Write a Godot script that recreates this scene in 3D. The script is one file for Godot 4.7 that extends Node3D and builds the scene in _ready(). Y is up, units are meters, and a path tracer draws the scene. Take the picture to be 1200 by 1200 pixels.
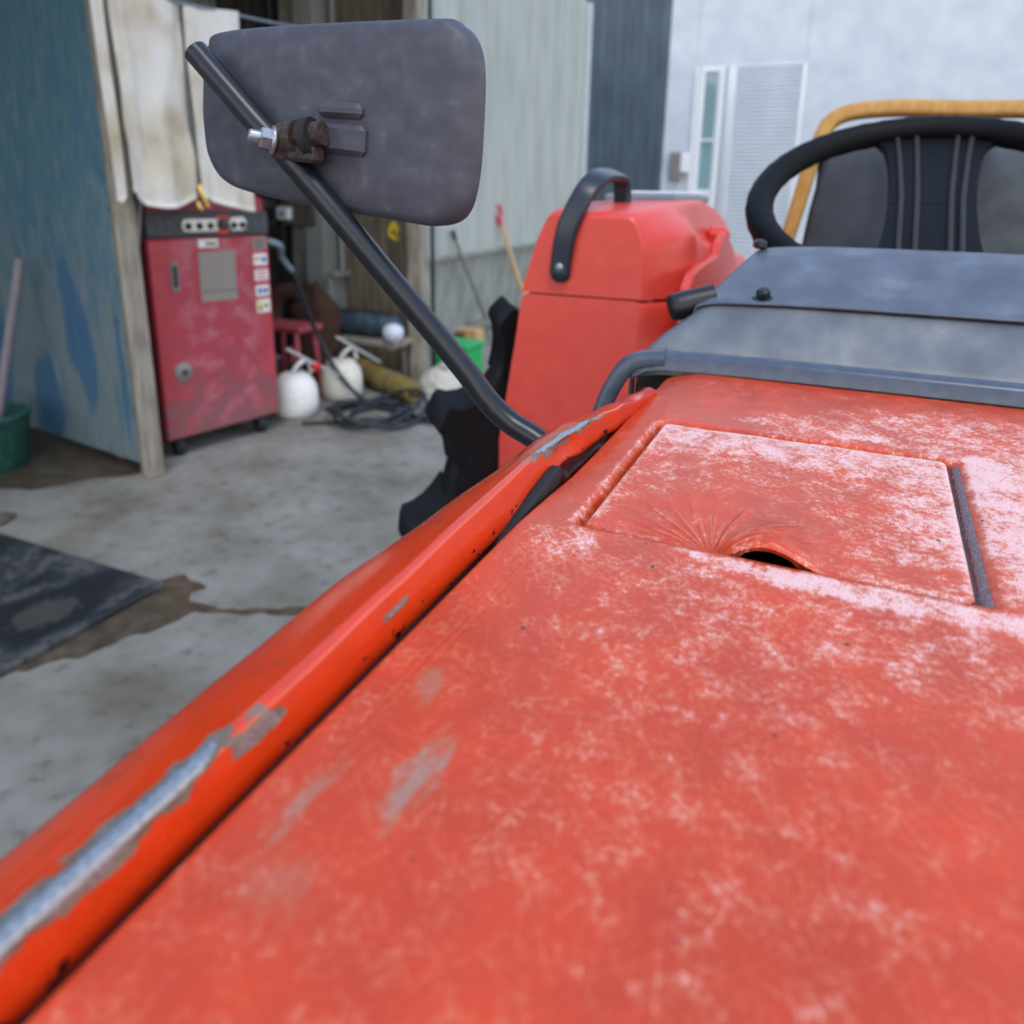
extends Node3D
# World: y up, metres. The camera stands over x = 0, z = 0 in front of an orange tractor whose bonnet runs along -z.
# A corrugated workshop wall with an open bay stands on the left (-x), a white store front closes the yard (-z).

const HOOD_POINT := Vector3(0.0, 1.05, -0.43316)      # a point of the bonnet plane, s = 0
const HOOD_UP := Vector3(0.0, 0.99881, 0.04881)
const HOOD_BACK := Vector3(0.0, 0.04881, -0.99881)    # direction of growing s

var M := {}                                            # materials by name
var rng := RandomNumberGenerator.new()

# ---------------------------------------------------------------- shape builder
class Shape:
	var st := SurfaceTool.new()
	var xf := Transform3D()
	var uvf = null
	func _init() -> void:
		st.begin(Mesh.PRIMITIVE_TRIANGLES)
	func smooth(on: bool) -> Shape:
		st.set_smooth_group(0 if on else -1)
		return self
	func vert(p: Vector3) -> void:
		if uvf != null:
			st.set_uv(uvf.call(p))
		st.add_vertex(xf * p)
	func tri(a: Vector3, b: Vector3, c: Vector3) -> void:      # clockwise seen from the front
		vert(a); vert(b); vert(c)
	func tri_out(a: Vector3, b: Vector3, c: Vector3, out: Vector3) -> void:
		if (b - a).cross(c - a).dot(out) > 0.0:
			tri(a, c, b)
		else:
			tri(a, b, c)
	func quad_out(a: Vector3, b: Vector3, c: Vector3, d: Vector3, out: Vector3) -> void:
		tri_out(a, b, c, out)
		tri_out(a, c, d, out)
	# chamfered box round a centre, optionally turned
	func box(c: Vector3, size: Vector3, bevel := 0.004, turn := Basis()) -> Shape:
		st.set_smooth_group(-1)
		var h := size * 0.5
		var b: float = min(bevel, min(h.x, min(h.y, h.z)) * 0.9)
		var pt := func(sx: float, sy: float, sz: float, axis: int) -> Vector3:
			var v := Vector3(sx * (h.x - b), sy * (h.y - b), sz * (h.z - b))
			v[axis] += [sx, sy, sz][axis] * b
			return c + turn * v
		for axis in 3:
			var o1 := (axis + 1) % 3
			var o2 := (axis + 2) % 3
			for s in [-1.0, 1.0]:
				var q := []
				for k in [[-1.0, -1.0], [1.0, -1.0], [1.0, 1.0], [-1.0, 1.0]]:
					var sg := [0.0, 0.0, 0.0]
					sg[axis] = s; sg[o1] = k[0]; sg[o2] = k[1]
					q.append(pt.call(sg[0], sg[1], sg[2], axis))
				var n := Vector3(); n[axis] = s
				quad_out(q[0], q[1], q[2], q[3], turn * n)
			for s1 in [-1.0, 1.0]:
				for s2 in [-1.0, 1.0]:
					var sa := [0.0, 0.0, 0.0]
					sa[o1] = s1; sa[o2] = s2
					var n2 := Vector3(sa[0], sa[1], sa[2])
					sa[axis] = -1.0
					var p0 = pt.call(sa[0], sa[1], sa[2], o1); var p1 = pt.call(sa[0], sa[1], sa[2], o2)
					sa[axis] = 1.0
					var p2 = pt.call(sa[0], sa[1], sa[2], o2); var p3 = pt.call(sa[0], sa[1], sa[2], o1)
					quad_out(p0, p1, p2, p3, turn * n2)
		for sx in [-1.0, 1.0]:
			for sy in [-1.0, 1.0]:
				for sz in [-1.0, 1.0]:
					tri_out(pt.call(sx, sy, sz, 0), pt.call(sx, sy, sz, 1), pt.call(sx, sy, sz, 2), turn * Vector3(sx, sy, sz))
		return self
	# rows of points joined into a skin; flip turns it inside out
	func grid(rows: Array, flip := false, close := false) -> Shape:
		for i in rows.size() - 1:
			var a: PackedVector3Array = rows[i]
			var b: PackedVector3Array = rows[i + 1]
			var n := a.size()
			for j in (n if close else n - 1):
				var k := (j + 1) % n
				if flip:
					tri(a[j], b[k], a[k]); tri(a[j], b[j], b[k])
				else:
					tri(a[j], a[k], b[k]); tri(a[j], b[k], b[j])
		return self
	func fan(ring: PackedVector3Array, out: Vector3) -> Shape:
		var c := Vector3()
		for p in ring: c += p
		c /= ring.size()
		for j in ring.size():
			tri_out(c, ring[j], ring[(j + 1) % ring.size()], out)
		return self
	# flat concave polygon in a plane given by origin and two axes, with thickness and a bevelled rim
	func slab(poly: PackedVector2Array, o: Vector3, ax: Vector3, ay: Vector3, depth: float, bevel := 0.0) -> Shape:
		st.set_smooth_group(-1)
		var n := ax.cross(ay).normalized()
		var p := poly
		if Geometry2D.is_polygon_clockwise(p):
			p = p.duplicate(); p.reverse()
		var inner := p
		if bevel > 0.0:
			inner = PackedVector2Array()
			for i in p.size():
				var e0 := (p[i] - p[(i + p.size() - 1) % p.size()]).normalized()
				var e1 := (p[(i + 1) % p.size()] - p[i]).normalized()
				var m := (Vector2(-e0.y, e0.x) + Vector2(-e1.y, e1.x)).normalized()
				inner.append(p[i] + m * bevel)
		var at := func(v: Vector2, d: float) -> Vector3: return o + ax * v.x + ay * v.y + n * d
		var idx := Geometry2D.triangulate_polygon(inner)
		for i in range(0, idx.size(), 3):
			tri_out(at.call(inner[idx[i]], 0), at.call(inner[idx[i + 1]], 0), at.call(inner[idx[i + 2]], 0), n)
		idx = Geometry2D.triangulate_polygon(p)
		for i in range(0, idx.size(), 3):
			tri_out(at.call(p[idx[i]], -depth), at.call(p[idx[i + 1]], -depth), at.call(p[idx[i + 2]], -depth), -n)
		for i in p.size():
			var j := (i + 1) % p.size()
			var e := p[j] - p[i]
			var out := ax * e.y - ay * e.x
			quad_out(at.call(p[i], -bevel), at.call(p[j], -bevel), at.call(p[j], -depth), at.call(p[i], -depth), out)
			if bevel > 0.0:
				quad_out(at.call(inner[i], 0), at.call(inner[j], 0), at.call(p[j], -bevel), at.call(p[i], -bevel), out + n * e.length())
		return self
	# sweep a closed section (2-D, counter-clockwise) along a path
	func sweep(path: PackedVector3Array, section: PackedVector2Array, up := Vector3.UP, scales := PackedFloat32Array(), caps := true) -> Shape:
		st.set_smooth_group(0)
		var rows := []
		var n := path.size()
		var side := Vector3()
		for i in n:
			var t := (path[mini(i + 1, n - 1)] - path[maxi(i - 1, 0)]).normalized()
			if i == 0:
				side = t.cross(up)
				if side.length() < 0.05: side = t.cross(Vector3.RIGHT)
				side = side.normalized()
			else:
				side = (side - t * side.dot(t)).normalized()
			var u := side.cross(t).normalized()
			var k: float = scales[i] if scales.size() > i else 1.0
			var r := PackedVector3Array()
			for q in section:
				r.append(path[i] + side * q.x * k + u * q.y * k)
			rows.append(r)
		grid(rows, true, true)
		if caps:
			st.set_smooth_group(-1)
			fan(rows[0], path[0] - path[1])
			fan(rows[n - 1], path[n - 1] - path[n - 2])
		return self
	func tube(path: PackedVector3Array, radius: float, sides := 12, scales := PackedFloat32Array(), caps := true) -> Shape:
		var sec := PackedVector2Array()
		for k in sides:
			sec.append(Vector2(cos(TAU * k / sides), sin(TAU * k / sides)) * radius)
		return sweep(path, sec, Vector3.UP, scales, caps)
	# profile of (radius, height) turned round an axis
	func lathe(profile: PackedVector2Array, o: Vector3, axis := Vector3.UP, sides := 24) -> Shape:
		var a := axis.normalized()
		var x := a.cross(Vector3(0.31, 0.2, 0.93)).normalized()
		var y := a.cross(x)
		var rows := []
		for q in profile:
			var r := PackedVector3Array()
			for k in sides:
				var t := TAU * k / sides
				r.append(o + a * q.y + (x * cos(t) + y * sin(t)) * q.x)
			rows.append(r)
		st.set_smooth_group(0)
		grid(rows, true, true)
		return self
	func done() -> ArrayMesh:
		st.generate_normals()
		return st.commit()

# ---------------------------------------------------------------- helpers
func put(called: String, shape: Shape, mat: Material, parent: Node = self) -> MeshInstance3D:
	var o := MeshInstance3D.new()
	o.name = numbered(called, parent)
	o.mesh = shape.done()
	o.material_override = mat
	parent.add_child(o, true)
	return o

func numbered(called: String, parent: Node) -> String:
	if not parent.has_node(called): return called
	var k := 1
	while parent.has_node("%s_%03d" % [called, k]): k += 1
	return "%s_%03d" % [called, k]

func thing(called: String, label: String, category: String, at := Vector3.ZERO, group := "") -> Node3D:
	var o := Node3D.new()
	o.name = numbered(called, self)
	o.position = at
	add_child(o, true)
	tag(o, label, category, group)
	return o

func tag(o: Node, label: String, category := "", group := "", kind := "") -> Node:
	if label: o.set_meta("label", label)
	if category: o.set_meta("category", category)
	if group: o.set_meta("group", group)
	if kind: o.set_meta("kind", kind)
	return o

func structure(called: String, label: String, category: String, shape: Shape, mat: Material) -> MeshInstance3D:
	var o := put(called, shape, mat)
	tag(o, label, category, "", "structure")
	return o

func curve(points: Array, steps := 8, closed := false) -> PackedVector3Array:    # Catmull-Rom
	var out := PackedVector3Array()
	var n := points.size()
	for i in (n if closed else n - 1):
		var p0: Vector3 = points[(i - 1 + n) % n] if closed else points[maxi(i - 1, 0)]
		var p1: Vector3 = points[i]
		var p2: Vector3 = points[(i + 1) % n]
		var p3: Vector3 = points[(i + 2) % n] if closed else points[mini(i + 2, n - 1)]
		for k in steps:
			out.append(p1.cubic_interpolate(p2, p0, p3, float(k) / steps))
	if not closed: out.append(points[n - 1])
	return out

func curve2(points: Array, steps := 6, closed := true) -> PackedVector2Array:
	var v := []
	for p in points: v.append(Vector3(p.x, p.y, 0))
	var out := PackedVector2Array()
	for p in curve(v, steps, closed): out.append(Vector2(p.x, p.y))
	return out

func round_rect(w: float, h: float, r: float, n := 5, c := Vector2.ZERO) -> PackedVector2Array:
	var out := PackedVector2Array()
	for k in 4:
		var cc := Vector2([1, -1, -1, 1][k] * (w / 2 - r), [1, 1, -1, -1][k] * (h / 2 - r))
		for i in n + 1:
			var a := PI / 2 * (k + float(i) / n)
			out.append(c + cc + Vector2(cos(a), sin(a)) * r)
	return out

func noise(freq: float, seed_no: int, octaves := 4, kind := FastNoiseLite.TYPE_SIMPLEX_SMOOTH) -> FastNoiseLite:
	var n := FastNoiseLite.new()
	n.noise_type = kind
	n.seed = seed_no
	n.frequency = freq
	n.fractal_octaves = octaves
	return n

func noise_tex(freq: float, seed_no: int, stops: Array, octaves := 4, kind := FastNoiseLite.TYPE_SIMPLEX_SMOOTH, size := 512) -> NoiseTexture2D:
	var t := NoiseTexture2D.new()
	t.width = size; t.height = size
	t.seamless = true
	t.noise = noise(freq, seed_no, octaves, kind)
	var g := Gradient.new()
	var off := PackedFloat32Array()
	var col := PackedColorArray()
	for s in stops:
		off.append(s[0]); col.append(s[1])
	g.offsets = off; g.colors = col
	t.color_ramp = g
	return t

# a solid with grain: noise between tones, world-triplanar; relief in cm
func grainy(called: String, stops: Array, freq: float, scale: Vector3, rough: float, metal := 0.0, relief := 0.0, octaves := 5) -> StandardMaterial3D:
	var m := StandardMaterial3D.new()
	m.resource_name = called
	m.albedo_texture = noise_tex(freq, hash(called) % 1000, stops, octaves)
	m.roughness = rough
	m.metallic = metal
	m.uv1_triplanar = true
	m.uv1_world_triplanar = true
	m.uv1_scale = scale
	if relief > 0.0:
		m.heightmap_enabled = true
		m.heightmap_texture = m.albedo_texture
		m.heightmap_scale = relief
	M[called] = m
	return m

func plain(called: String, c: Color, rough: float, metal := 0.0) -> StandardMaterial3D:
	var m := StandardMaterial3D.new()
	m.resource_name = called
	m.albedo_color = c
	m.roughness = rough
	m.metallic = metal
	M[called] = m
	return m

func rgb(r: int, g: int, b: int) -> Color:
	return Color(r / 255.0, g / 255.0, b / 255.0)

func lerp_keys(keys: Array, s: float) -> Array:          # keys: [s, a, b, c ...], smooth in between
	if s <= keys[0][0]: return keys[0].slice(1)
	for i in keys.size() - 1:
		if s <= keys[i + 1][0]:
			var t: float = (s - keys[i][0]) / (keys[i + 1][0] - keys[i][0])
			t = t * t * (3.0 - 2.0 * t)
			var out := []
			for k in range(1, keys[i].size()): out.append(lerpf(keys[i][k], keys[i + 1][k], t))
			return out
	return keys[-1].slice(1)

func on_hood(x: float, s: float, up := 0.0) -> Vector3:
	return Vector3(x, 0, 0) + Vector3(0, HOOD_POINT.y, HOOD_POINT.z) + HOOD_BACK * s + HOOD_UP * up

func _ready() -> void:
	rng.seed = 11
	# ---- camera, sky, sun, exposure
	var cam := Camera3D.new()
	cam.name = "camera"
	add_child(cam)
	var look := CameraAttributesPhysical.new()
	look.frustum_near = 0.05
	look.frustum_far = 200.0
	look.frustum_focal_length = 35.0
	look.frustum_focus_distance = 0.56
	look.exposure_aperture = 7.4
	look.auto_exposure_enabled = false
	cam.attributes = look
	cam.set_frustum(0.05 * 1200.0 / 890.0, Vector2(0.0, -0.05 * 120.0 / 890.0), 0.05, 200.0)
	cam.position = Vector3(0, 1.25, 0)
	var yaw := deg_to_rad(24.3794)
	var pitch := deg_to_rad(15.9)
	var roll := deg_to_rad(1.06)
	cam.basis = Basis(Vector3.UP, yaw) * Basis(Vector3.RIGHT, -pitch) * Basis(Vector3.BACK, roll)
	cam.current = true

	var env := Environment.new()
	var sky_mat := ProceduralSkyMaterial.new()
	sky_mat.sky_top_color = rgb(100, 124, 158)
	sky_mat.sky_horizon_color = rgb(255, 249, 238)
	sky_mat.sky_curve = 0.2
	sky_mat.ground_bottom_color = rgb(120, 118, 114)
	sky_mat.ground_horizon_color = rgb(170, 170, 168)
	sky_mat.sky_energy_multiplier = 2.0
	var sky := Sky.new()
	sky.sky_material = sky_mat
	env.background_mode = Environment.BG_SKY
	env.sky = sky
	env.tonemap_mode = Environment.TONE_MAPPER_LINEAR
	env.tonemap_exposure = 0.74
	env.sdfgi_enabled = true
	env.ssao_enabled = true
	env.ssil_enabled = true
	var we := WorldEnvironment.new()
	we.name = "world_environment"
	we.environment = env
	add_child(we)

	var sun := DirectionalLight3D.new()
	sun.name = "sun"
	sun.light_color = rgb(255, 246, 234)
	sun.light_energy = 0.75
	sun.light_angular_distance = 22.0
	sun.shadow_enabled = true
	sun.sky_mode = DirectionalLight3D.SKY_MODE_LIGHT_ONLY
	add_child(sun)
	sun.look_at_from_position(Vector3(1.6, 5.0, 2.4), Vector3.ZERO)

	materials()
	yard()
	bay()
	tractor()
	bay_things()
	yard_things()

# ---------------------------------------------------------------- materials
func materials() -> void:
	var G := func(v: int) -> Color: return rgb(v, v, v)
	grainy("concrete", [[0.0, rgb(104, 100, 88)], [0.3, rgb(122, 119, 109)], [0.5, rgb(132, 131, 124)], [0.75, rgb(142, 141, 135)], [1.0, rgb(153, 151, 145)]], 0.010, Vector3(0.36, 0.36, 0.36), 0.82, 0.0, 0.0, 6)
	M.concrete.detail_enabled = true
	M.concrete.detail_blend_mode = BaseMaterial3D.BLEND_MODE_MUL
	M.concrete.detail_uv_layer = BaseMaterial3D.DETAIL_UV_2
	M.concrete.uv2_triplanar = true
	M.concrete.uv2_world_triplanar = true
	M.concrete.uv2_scale = Vector3(0.83, 0.83, 0.83)
	M.concrete.detail_albedo = noise_tex(0.013, 77, [[0.0, rgb(178, 174, 168)], [0.14, rgb(212, 210, 206)], [0.28, rgb(238, 238, 236)], [0.6, rgb(250, 250, 250)], [1.0, rgb(255, 255, 255)]], 6, FastNoiseLite.TYPE_SIMPLEX_SMOOTH, 1024)
	grainy("siding", [[0.0, rgb(150, 157, 152)], [0.5, rgb(168, 175, 171)], [1.0, rgb(178, 184, 181)]], 0.01, Vector3(0.6, 0.15, 0.6), 0.5)
	grainy("plinth", [[0.0, rgb(112, 116, 108)], [0.5, rgb(138, 142, 135)], [1.0, rgb(152, 155, 149)]], 0.012, Vector3(0.8, 0.35, 0.8), 0.85)
	grainy("dark_siding", [[0.0, rgb(66, 80, 90)], [1.0, rgb(92, 108, 120)]], 0.01, Vector3(0.7, 0.2, 0.7), 0.55)
	grainy("white_panel", [[0.0, rgb(184, 192, 200)], [1.0, rgb(204, 210, 216)]], 0.008, Vector3(0.5, 0.5, 0.5), 0.5)
	grainy("old_wood", [[0.0, rgb(92, 86, 76)], [0.45, rgb(134, 128, 116)], [1.0, rgb(166, 160, 148)]], 0.02, Vector3(3.0, 0.35, 3.0), 0.85)
	grainy("dark_wood", [[0.0, rgb(58, 52, 46)], [0.5, rgb(92, 84, 74)], [1.0, rgb(120, 110, 98)]], 0.02, Vector3(2.4, 0.3, 2.4), 0.88)
	grainy("plywood", [[0.0, rgb(86, 76, 62)], [0.5, rgb(116, 105, 90)], [1.0, rgb(136, 125, 110)]], 0.012, Vector3(2.0, 0.3, 2.0), 0.85)
	grainy("handle_wood", [[0.0, rgb(176, 140, 92)], [1.0, rgb(206, 172, 122)]], 0.02, Vector3(6, 1, 6), 0.6)
	grainy("broom_wood", [[0.0, rgb(92, 92, 88)], [1.0, rgb(124, 122, 116)]], 0.02, Vector3(6, 1, 6), 0.7)
	grainy("stick_wood", [[0.0, rgb(118, 112, 118)], [1.0, rgb(158, 150, 152)]], 0.02, Vector3(6, 1, 6), 0.75)
	grainy("cloth", [[0.0, rgb(150, 132, 104)], [0.25, rgb(182, 174, 156)], [0.5, rgb(200, 197, 189)], [1.0, rgb(208, 208, 206)]], 0.006, Vector3(1.0, 0.8, 1.0), 0.95)
	M.cloth.rim_enabled = true; M.cloth.rim = 0.3
	grainy("washer_black", [[0.0, rgb(40, 43, 47)], [0.6, rgb(58, 62, 67)], [1.0, rgb(84, 88, 92)]], 0.02, Vector3(2, 2, 2), 0.6)
	grainy("washer_side", [[0.0, rgb(118, 26, 44)], [0.6, rgb(150, 34, 54)], [1.0, rgb(160, 60, 72)]], 0.012, Vector3(2, 1, 2), 0.5)
	grainy("rubber", [[0.0, rgb(20, 20, 22)], [0.7, rgb(30, 31, 33)], [1.0, rgb(44, 45, 47)]], 0.02, Vector3(5, 5, 5), 0.75)
	grainy("tyre", [[0.0, rgb(15, 16, 19)], [0.8, rgb(22, 23, 27)], [1.0, rgb(44, 45, 46)]], 0.02, Vector3(4, 4, 4), 0.68)
	grainy("cowl", [[0.0, rgb(70, 76, 86)], [0.45, rgb(82, 89, 101)], [0.7, rgb(96, 103, 115)], [1.0, rgb(122, 127, 135)]], 0.008, Vector3(3.4, 3.4, 3.4), 0.42, 0.0, 0.0, 5)
	grainy("cowl_worn", [[0.0, rgb(84, 88, 96)], [0.4, rgb(102, 106, 111)], [0.6, rgb(118, 120, 121)], [0.8, rgb(138, 138, 134)], [1.0, rgb(160, 157, 148)]], 0.007, Vector3(3.0, 3.0, 3.0), 0.45, 0.0, 0.0, 5)
	grainy("cowl_trim", [[0.0, rgb(62, 72, 86)], [1.0, rgb(84, 94, 108)]], 0.02, Vector3(5, 5, 5), 0.3)
	grainy("mirror_back", [[0.0, rgb(56, 57, 66)], [0.5, rgb(68, 69, 80)], [0.8, rgb(78, 79, 89)], [1.0, rgb(106, 105, 109)]], 0.010, Vector3(7, 7, 7), 0.55, 0.0, 0.0, 6)
	grainy("arm_black", [[0.0, rgb(16, 18, 23)], [0.82, rgb(26, 29, 36)], [1.0, rgb(90, 94, 102)]], 0.03, Vector3(9, 9, 9), 0.32)
	grainy("rusty", [[0.0, rgb(40, 34, 33)], [0.5, rgb(66, 54, 50)], [1.0, rgb(100, 86, 80)]], 0.03, Vector3(9, 9, 9), 0.75, 0.2)
	grainy("zinc", [[0.0, rgb(128, 132, 138)], [1.0, rgb(178, 182, 188)]], 0.03, Vector3(9, 9, 9), 0.38, 0.7)
	grainy("fender_red", [[0.0, rgb(216, 68, 56)], [0.6, rgb(222, 74, 62)], [1.0, rgb(226, 82, 68)]], 0.01, Vector3(3, 3, 3), 0.36)
	grainy("wheel_black", [[0.0, rgb(8, 8, 9)], [1.0, rgb(14, 14, 16)]], 0.02, Vector3(8, 8, 8), 0.6)
	grainy("seat_grey", [[0.0, rgb(66, 70, 74)], [1.0, rgb(92, 97, 101)]], 0.012, Vector3(3, 3, 3), 0.55)
	grainy("seat_dark", [[0.0, rgb(44, 50, 60)], [1.0, rgb(66, 73, 84)]], 0.008, Vector3(3, 3, 3), 0.45)
	grainy("yellow_frame", [[0.0, rgb(176, 122, 52)], [1.0, rgb(206, 160, 88)]], 0.02, Vector3(5, 2, 5), 0.6)
	grainy("bucket_green", [[0.0, rgb(22, 66, 60)], [0.6, rgb(36, 88, 80)], [1.0, rgb(96, 118, 110)]], 0.016, Vector3(3, 3, 3), 0.6)
	grainy("jug_white", [[0.0, rgb(206, 204, 192)], [0.5, rgb(228, 229, 226)], [1.0, rgb(236, 238, 242)]], 0.02, Vector3(3, 3, 3), 0.5)
	grainy("jug_cream", [[0.0, rgb(186, 182, 164)], [0.5, rgb(212, 210, 198)], [1.0, rgb(222, 222, 214)]], 0.02, Vector3(3, 3, 3), 0.55)
	grainy("blue_bag", [[0.0, rgb(36, 48, 58)], [0.6, rgb(62, 80, 94)], [1.0, rgb(60, 104, 138)]], 0.01, Vector3(3, 3, 3), 0.6)
	grainy("brown_cloth", [[0.0, rgb(44, 28, 22)], [1.0, rgb(86, 56, 44)]], 0.02, Vector3(3, 3, 3), 0.95)
	grainy("jack_red", [[0.0, rgb(138, 50, 62)], [1.0, rgb(188, 92, 100)]], 0.02, Vector3(4, 4, 4), 0.5)
	grainy("ochre", [[0.0, rgb(66, 58, 30)], [0.6, rgb(132, 116, 58)], [1.0, rgb(164, 148, 84)]], 0.02, Vector3(3, 3, 3), 0.7)
	grainy("pale_sack", [[0.0, rgb(150, 148, 140)], [1.0, rgb(214, 212, 204)]], 0.02, Vector3(4, 4, 4), 0.9)
	grainy("hose_black", [[0.0, rgb(26, 30, 36)], [1.0, rgb(44, 49, 56)]], 0.03, Vector3(6, 6, 6), 0.5)
	grainy("hose_grey", [[0.0, rgb(94, 108, 124)], [1.0, rgb(134, 148, 162)]], 0.03, Vector3(6, 6, 6), 0.45)
	grainy("wet_stain", [[0.0, rgb(66, 56, 45)], [0.6, rgb(86, 76, 62)], [1.0, rgb(104, 94, 80)]], 0.014, Vector3(1.6, 1.6, 1.6), 0.3)
	grainy("grime", [[0.0, rgb(44, 40, 48)], [0.35, rgb(84, 74, 82)], [0.55, rgb(140, 112, 114)], [1.0, rgb(220, 196, 198)]], 0.06, Vector3(26, 26, 26), 0.9)
	plain("spoke_rib", rgb(40, 34, 32), 0.6)
	plain("green_plastic", rgb(24, 160, 84), 0.45)
	plain("signal_red", rgb(196, 34, 36), 0.4)
	plain("shovel_red", rgb(190, 52, 74), 0.45)
	plain("yellow_tape", rgb(206, 184, 40), 0.6)
	plain("brass", rgb(216, 186, 110), 0.35, 0.8)
	plain("engine_grey", rgb(92, 94, 98), 0.6)
	plain("black_steel", rgb(30, 32, 36), 0.45, 0.3)
	plain("knob_black", rgb(20, 23, 29), 0.42)
	plain("handle_black", rgb(36, 42, 54), 0.33)
	plain("aluminium", rgb(206, 212, 218), 0.35, 0.6)
	plain("lock_grey", rgb(128, 126, 122), 0.5, 0.3)
	plain("pad_grey", rgb(120, 126, 134), 0.5)
	plain("pad_white", rgb(222, 226, 226), 0.5)
	plain("clear_tube", rgb(186, 192, 194), 0.3)
	plain("white_paint", rgb(228, 230, 232), 0.5)
	plain("label_white", rgb(224, 222, 218), 0.55)
	plain("label_dirty", rgb(142, 134, 124), 0.8)
	plain("label_ink", rgb(66, 62, 62), 0.6)
	plain("label_blue", rgb(72, 112, 176), 0.55)
	plain("label_yellow", rgb(206, 190, 70), 0.55)
	plain("label_red", rgb(190, 60, 62), 0.55)
	M.wheel_black.metallic_specular = 0.3
	M.tyre.metallic_specular = 0.3
	var glass := plain("glass", Color(0.75, 0.88, 0.9, 0.18), 0.05)
	glass.transparency = BaseMaterial3D.TRANSPARENCY_ALPHA
	paint_textures()

func tex(img: Image) -> ImageTexture:
	return ImageTexture.create_from_image(img)

func painted(called: String, albedo: Image, rough: float, orm: Image = null) -> BaseMaterial3D:
	var m: BaseMaterial3D
	if orm:
		m = ORMMaterial3D.new()
		m.orm_texture = tex(orm)
	else:
		m = StandardMaterial3D.new()
		m.roughness = rough
	m.resource_name = called
	m.albedo_texture = tex(albedo)
	m.texture_repeat = false
	M[called] = m
	return m

static func sm(a: float, b: float, x: float) -> float:
	var t := clampf((x - a) / (b - a), 0.0, 1.0)
	return t * t * (3.0 - 2.0 * t)

func blob(x: float, y: float, cx: float, cy: float, rx: float, ry: float) -> float:    # 1 inside, 0 beyond
	var d := Vector2((x - cx) / rx, (y - cy) / ry).length()
	return 1.0 - sm(0.45, 1.0, d)

# the bonnet's worn paint: x from -0.22 to 0.40, s from -0.50 to 0.40, shared by bonnet and lid
const HX0 := -0.22
const HX1 := 0.40
const HS0 := -0.50
const HS1 := 0.40

func wear_amount(x: float, s: float) -> float:
	var in_lid := x > -0.142 and x < 0.077 and s > -0.011 and s < 0.2035
	var d := 0.0
	if in_lid:
		d = 0.33
		d = maxf(d, 0.66 * sm(0.10, 0.17, s))
		d = maxf(d, 0.58 * sm(0.0, 0.05, x) * sm(-0.05, 0.06, s))
		var fan_r := Vector2((x + 0.062) / 0.075, (s + 0.012) / 0.105).length()
		d = lerpf(0.10, d, sm(0.7, 1.15, fan_r))
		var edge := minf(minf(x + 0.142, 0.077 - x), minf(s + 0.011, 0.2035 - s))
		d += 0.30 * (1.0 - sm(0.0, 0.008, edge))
	else:
		d = 0.06
		d = maxf(d, 0.70 * blob(x, s, 0.14, 0.11, 0.11, 0.20))
		d = maxf(d, 0.90 * blob(x, s, 0.098, 0.185, 0.034, 0.055))
		d = maxf(d, 0.48 * blob(x, s, 0.10, 0.26, 0.16, 0.10))
		d = maxf(d, 0.62 * blob(x, s, 0.012, 0.232, 0.045, 0.018))
		d = maxf(d, 0.46 * blob(x, s, -0.02, 0.24, 0.09, 0.05))
		d = maxf(d, 0.74 * blob(x, s, 0.03, -0.024, 0.13, 0.022))
		d = maxf(d, 0.66 * blob(x, s, -0.055, -0.018, 0.03, 0.016))
		d = maxf(d, 0.34 * blob(x, s, 0.02, -0.05, 0.20, 0.09))
		d = maxf(d, 0.46 * blob(x, s, -0.145, -0.035, 0.035, 0.035))
		d = maxf(d, 0.25 * blob(x, s, -0.04, -0.10, 0.12, 0.10))
		d = maxf(d, 0.19 * blob(x, s, -0.03, -0.20, 0.12, 0.10))
		d = lerpf(d, 0.05, 0.85 * blob(x, s, 0.055, -0.185, 0.035, 0.05))
		d = lerpf(d, 0.04, 0.85 * blob(x, s, -0.155, 0.20, 0.035, 0.30))
		d = lerpf(d, 0.08, 0.7 * blob(x, s, -0.10, 0.33, 0.07, 0.06))
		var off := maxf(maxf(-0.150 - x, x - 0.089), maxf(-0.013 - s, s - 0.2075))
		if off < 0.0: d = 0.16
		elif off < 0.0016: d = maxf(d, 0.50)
	return d

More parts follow.
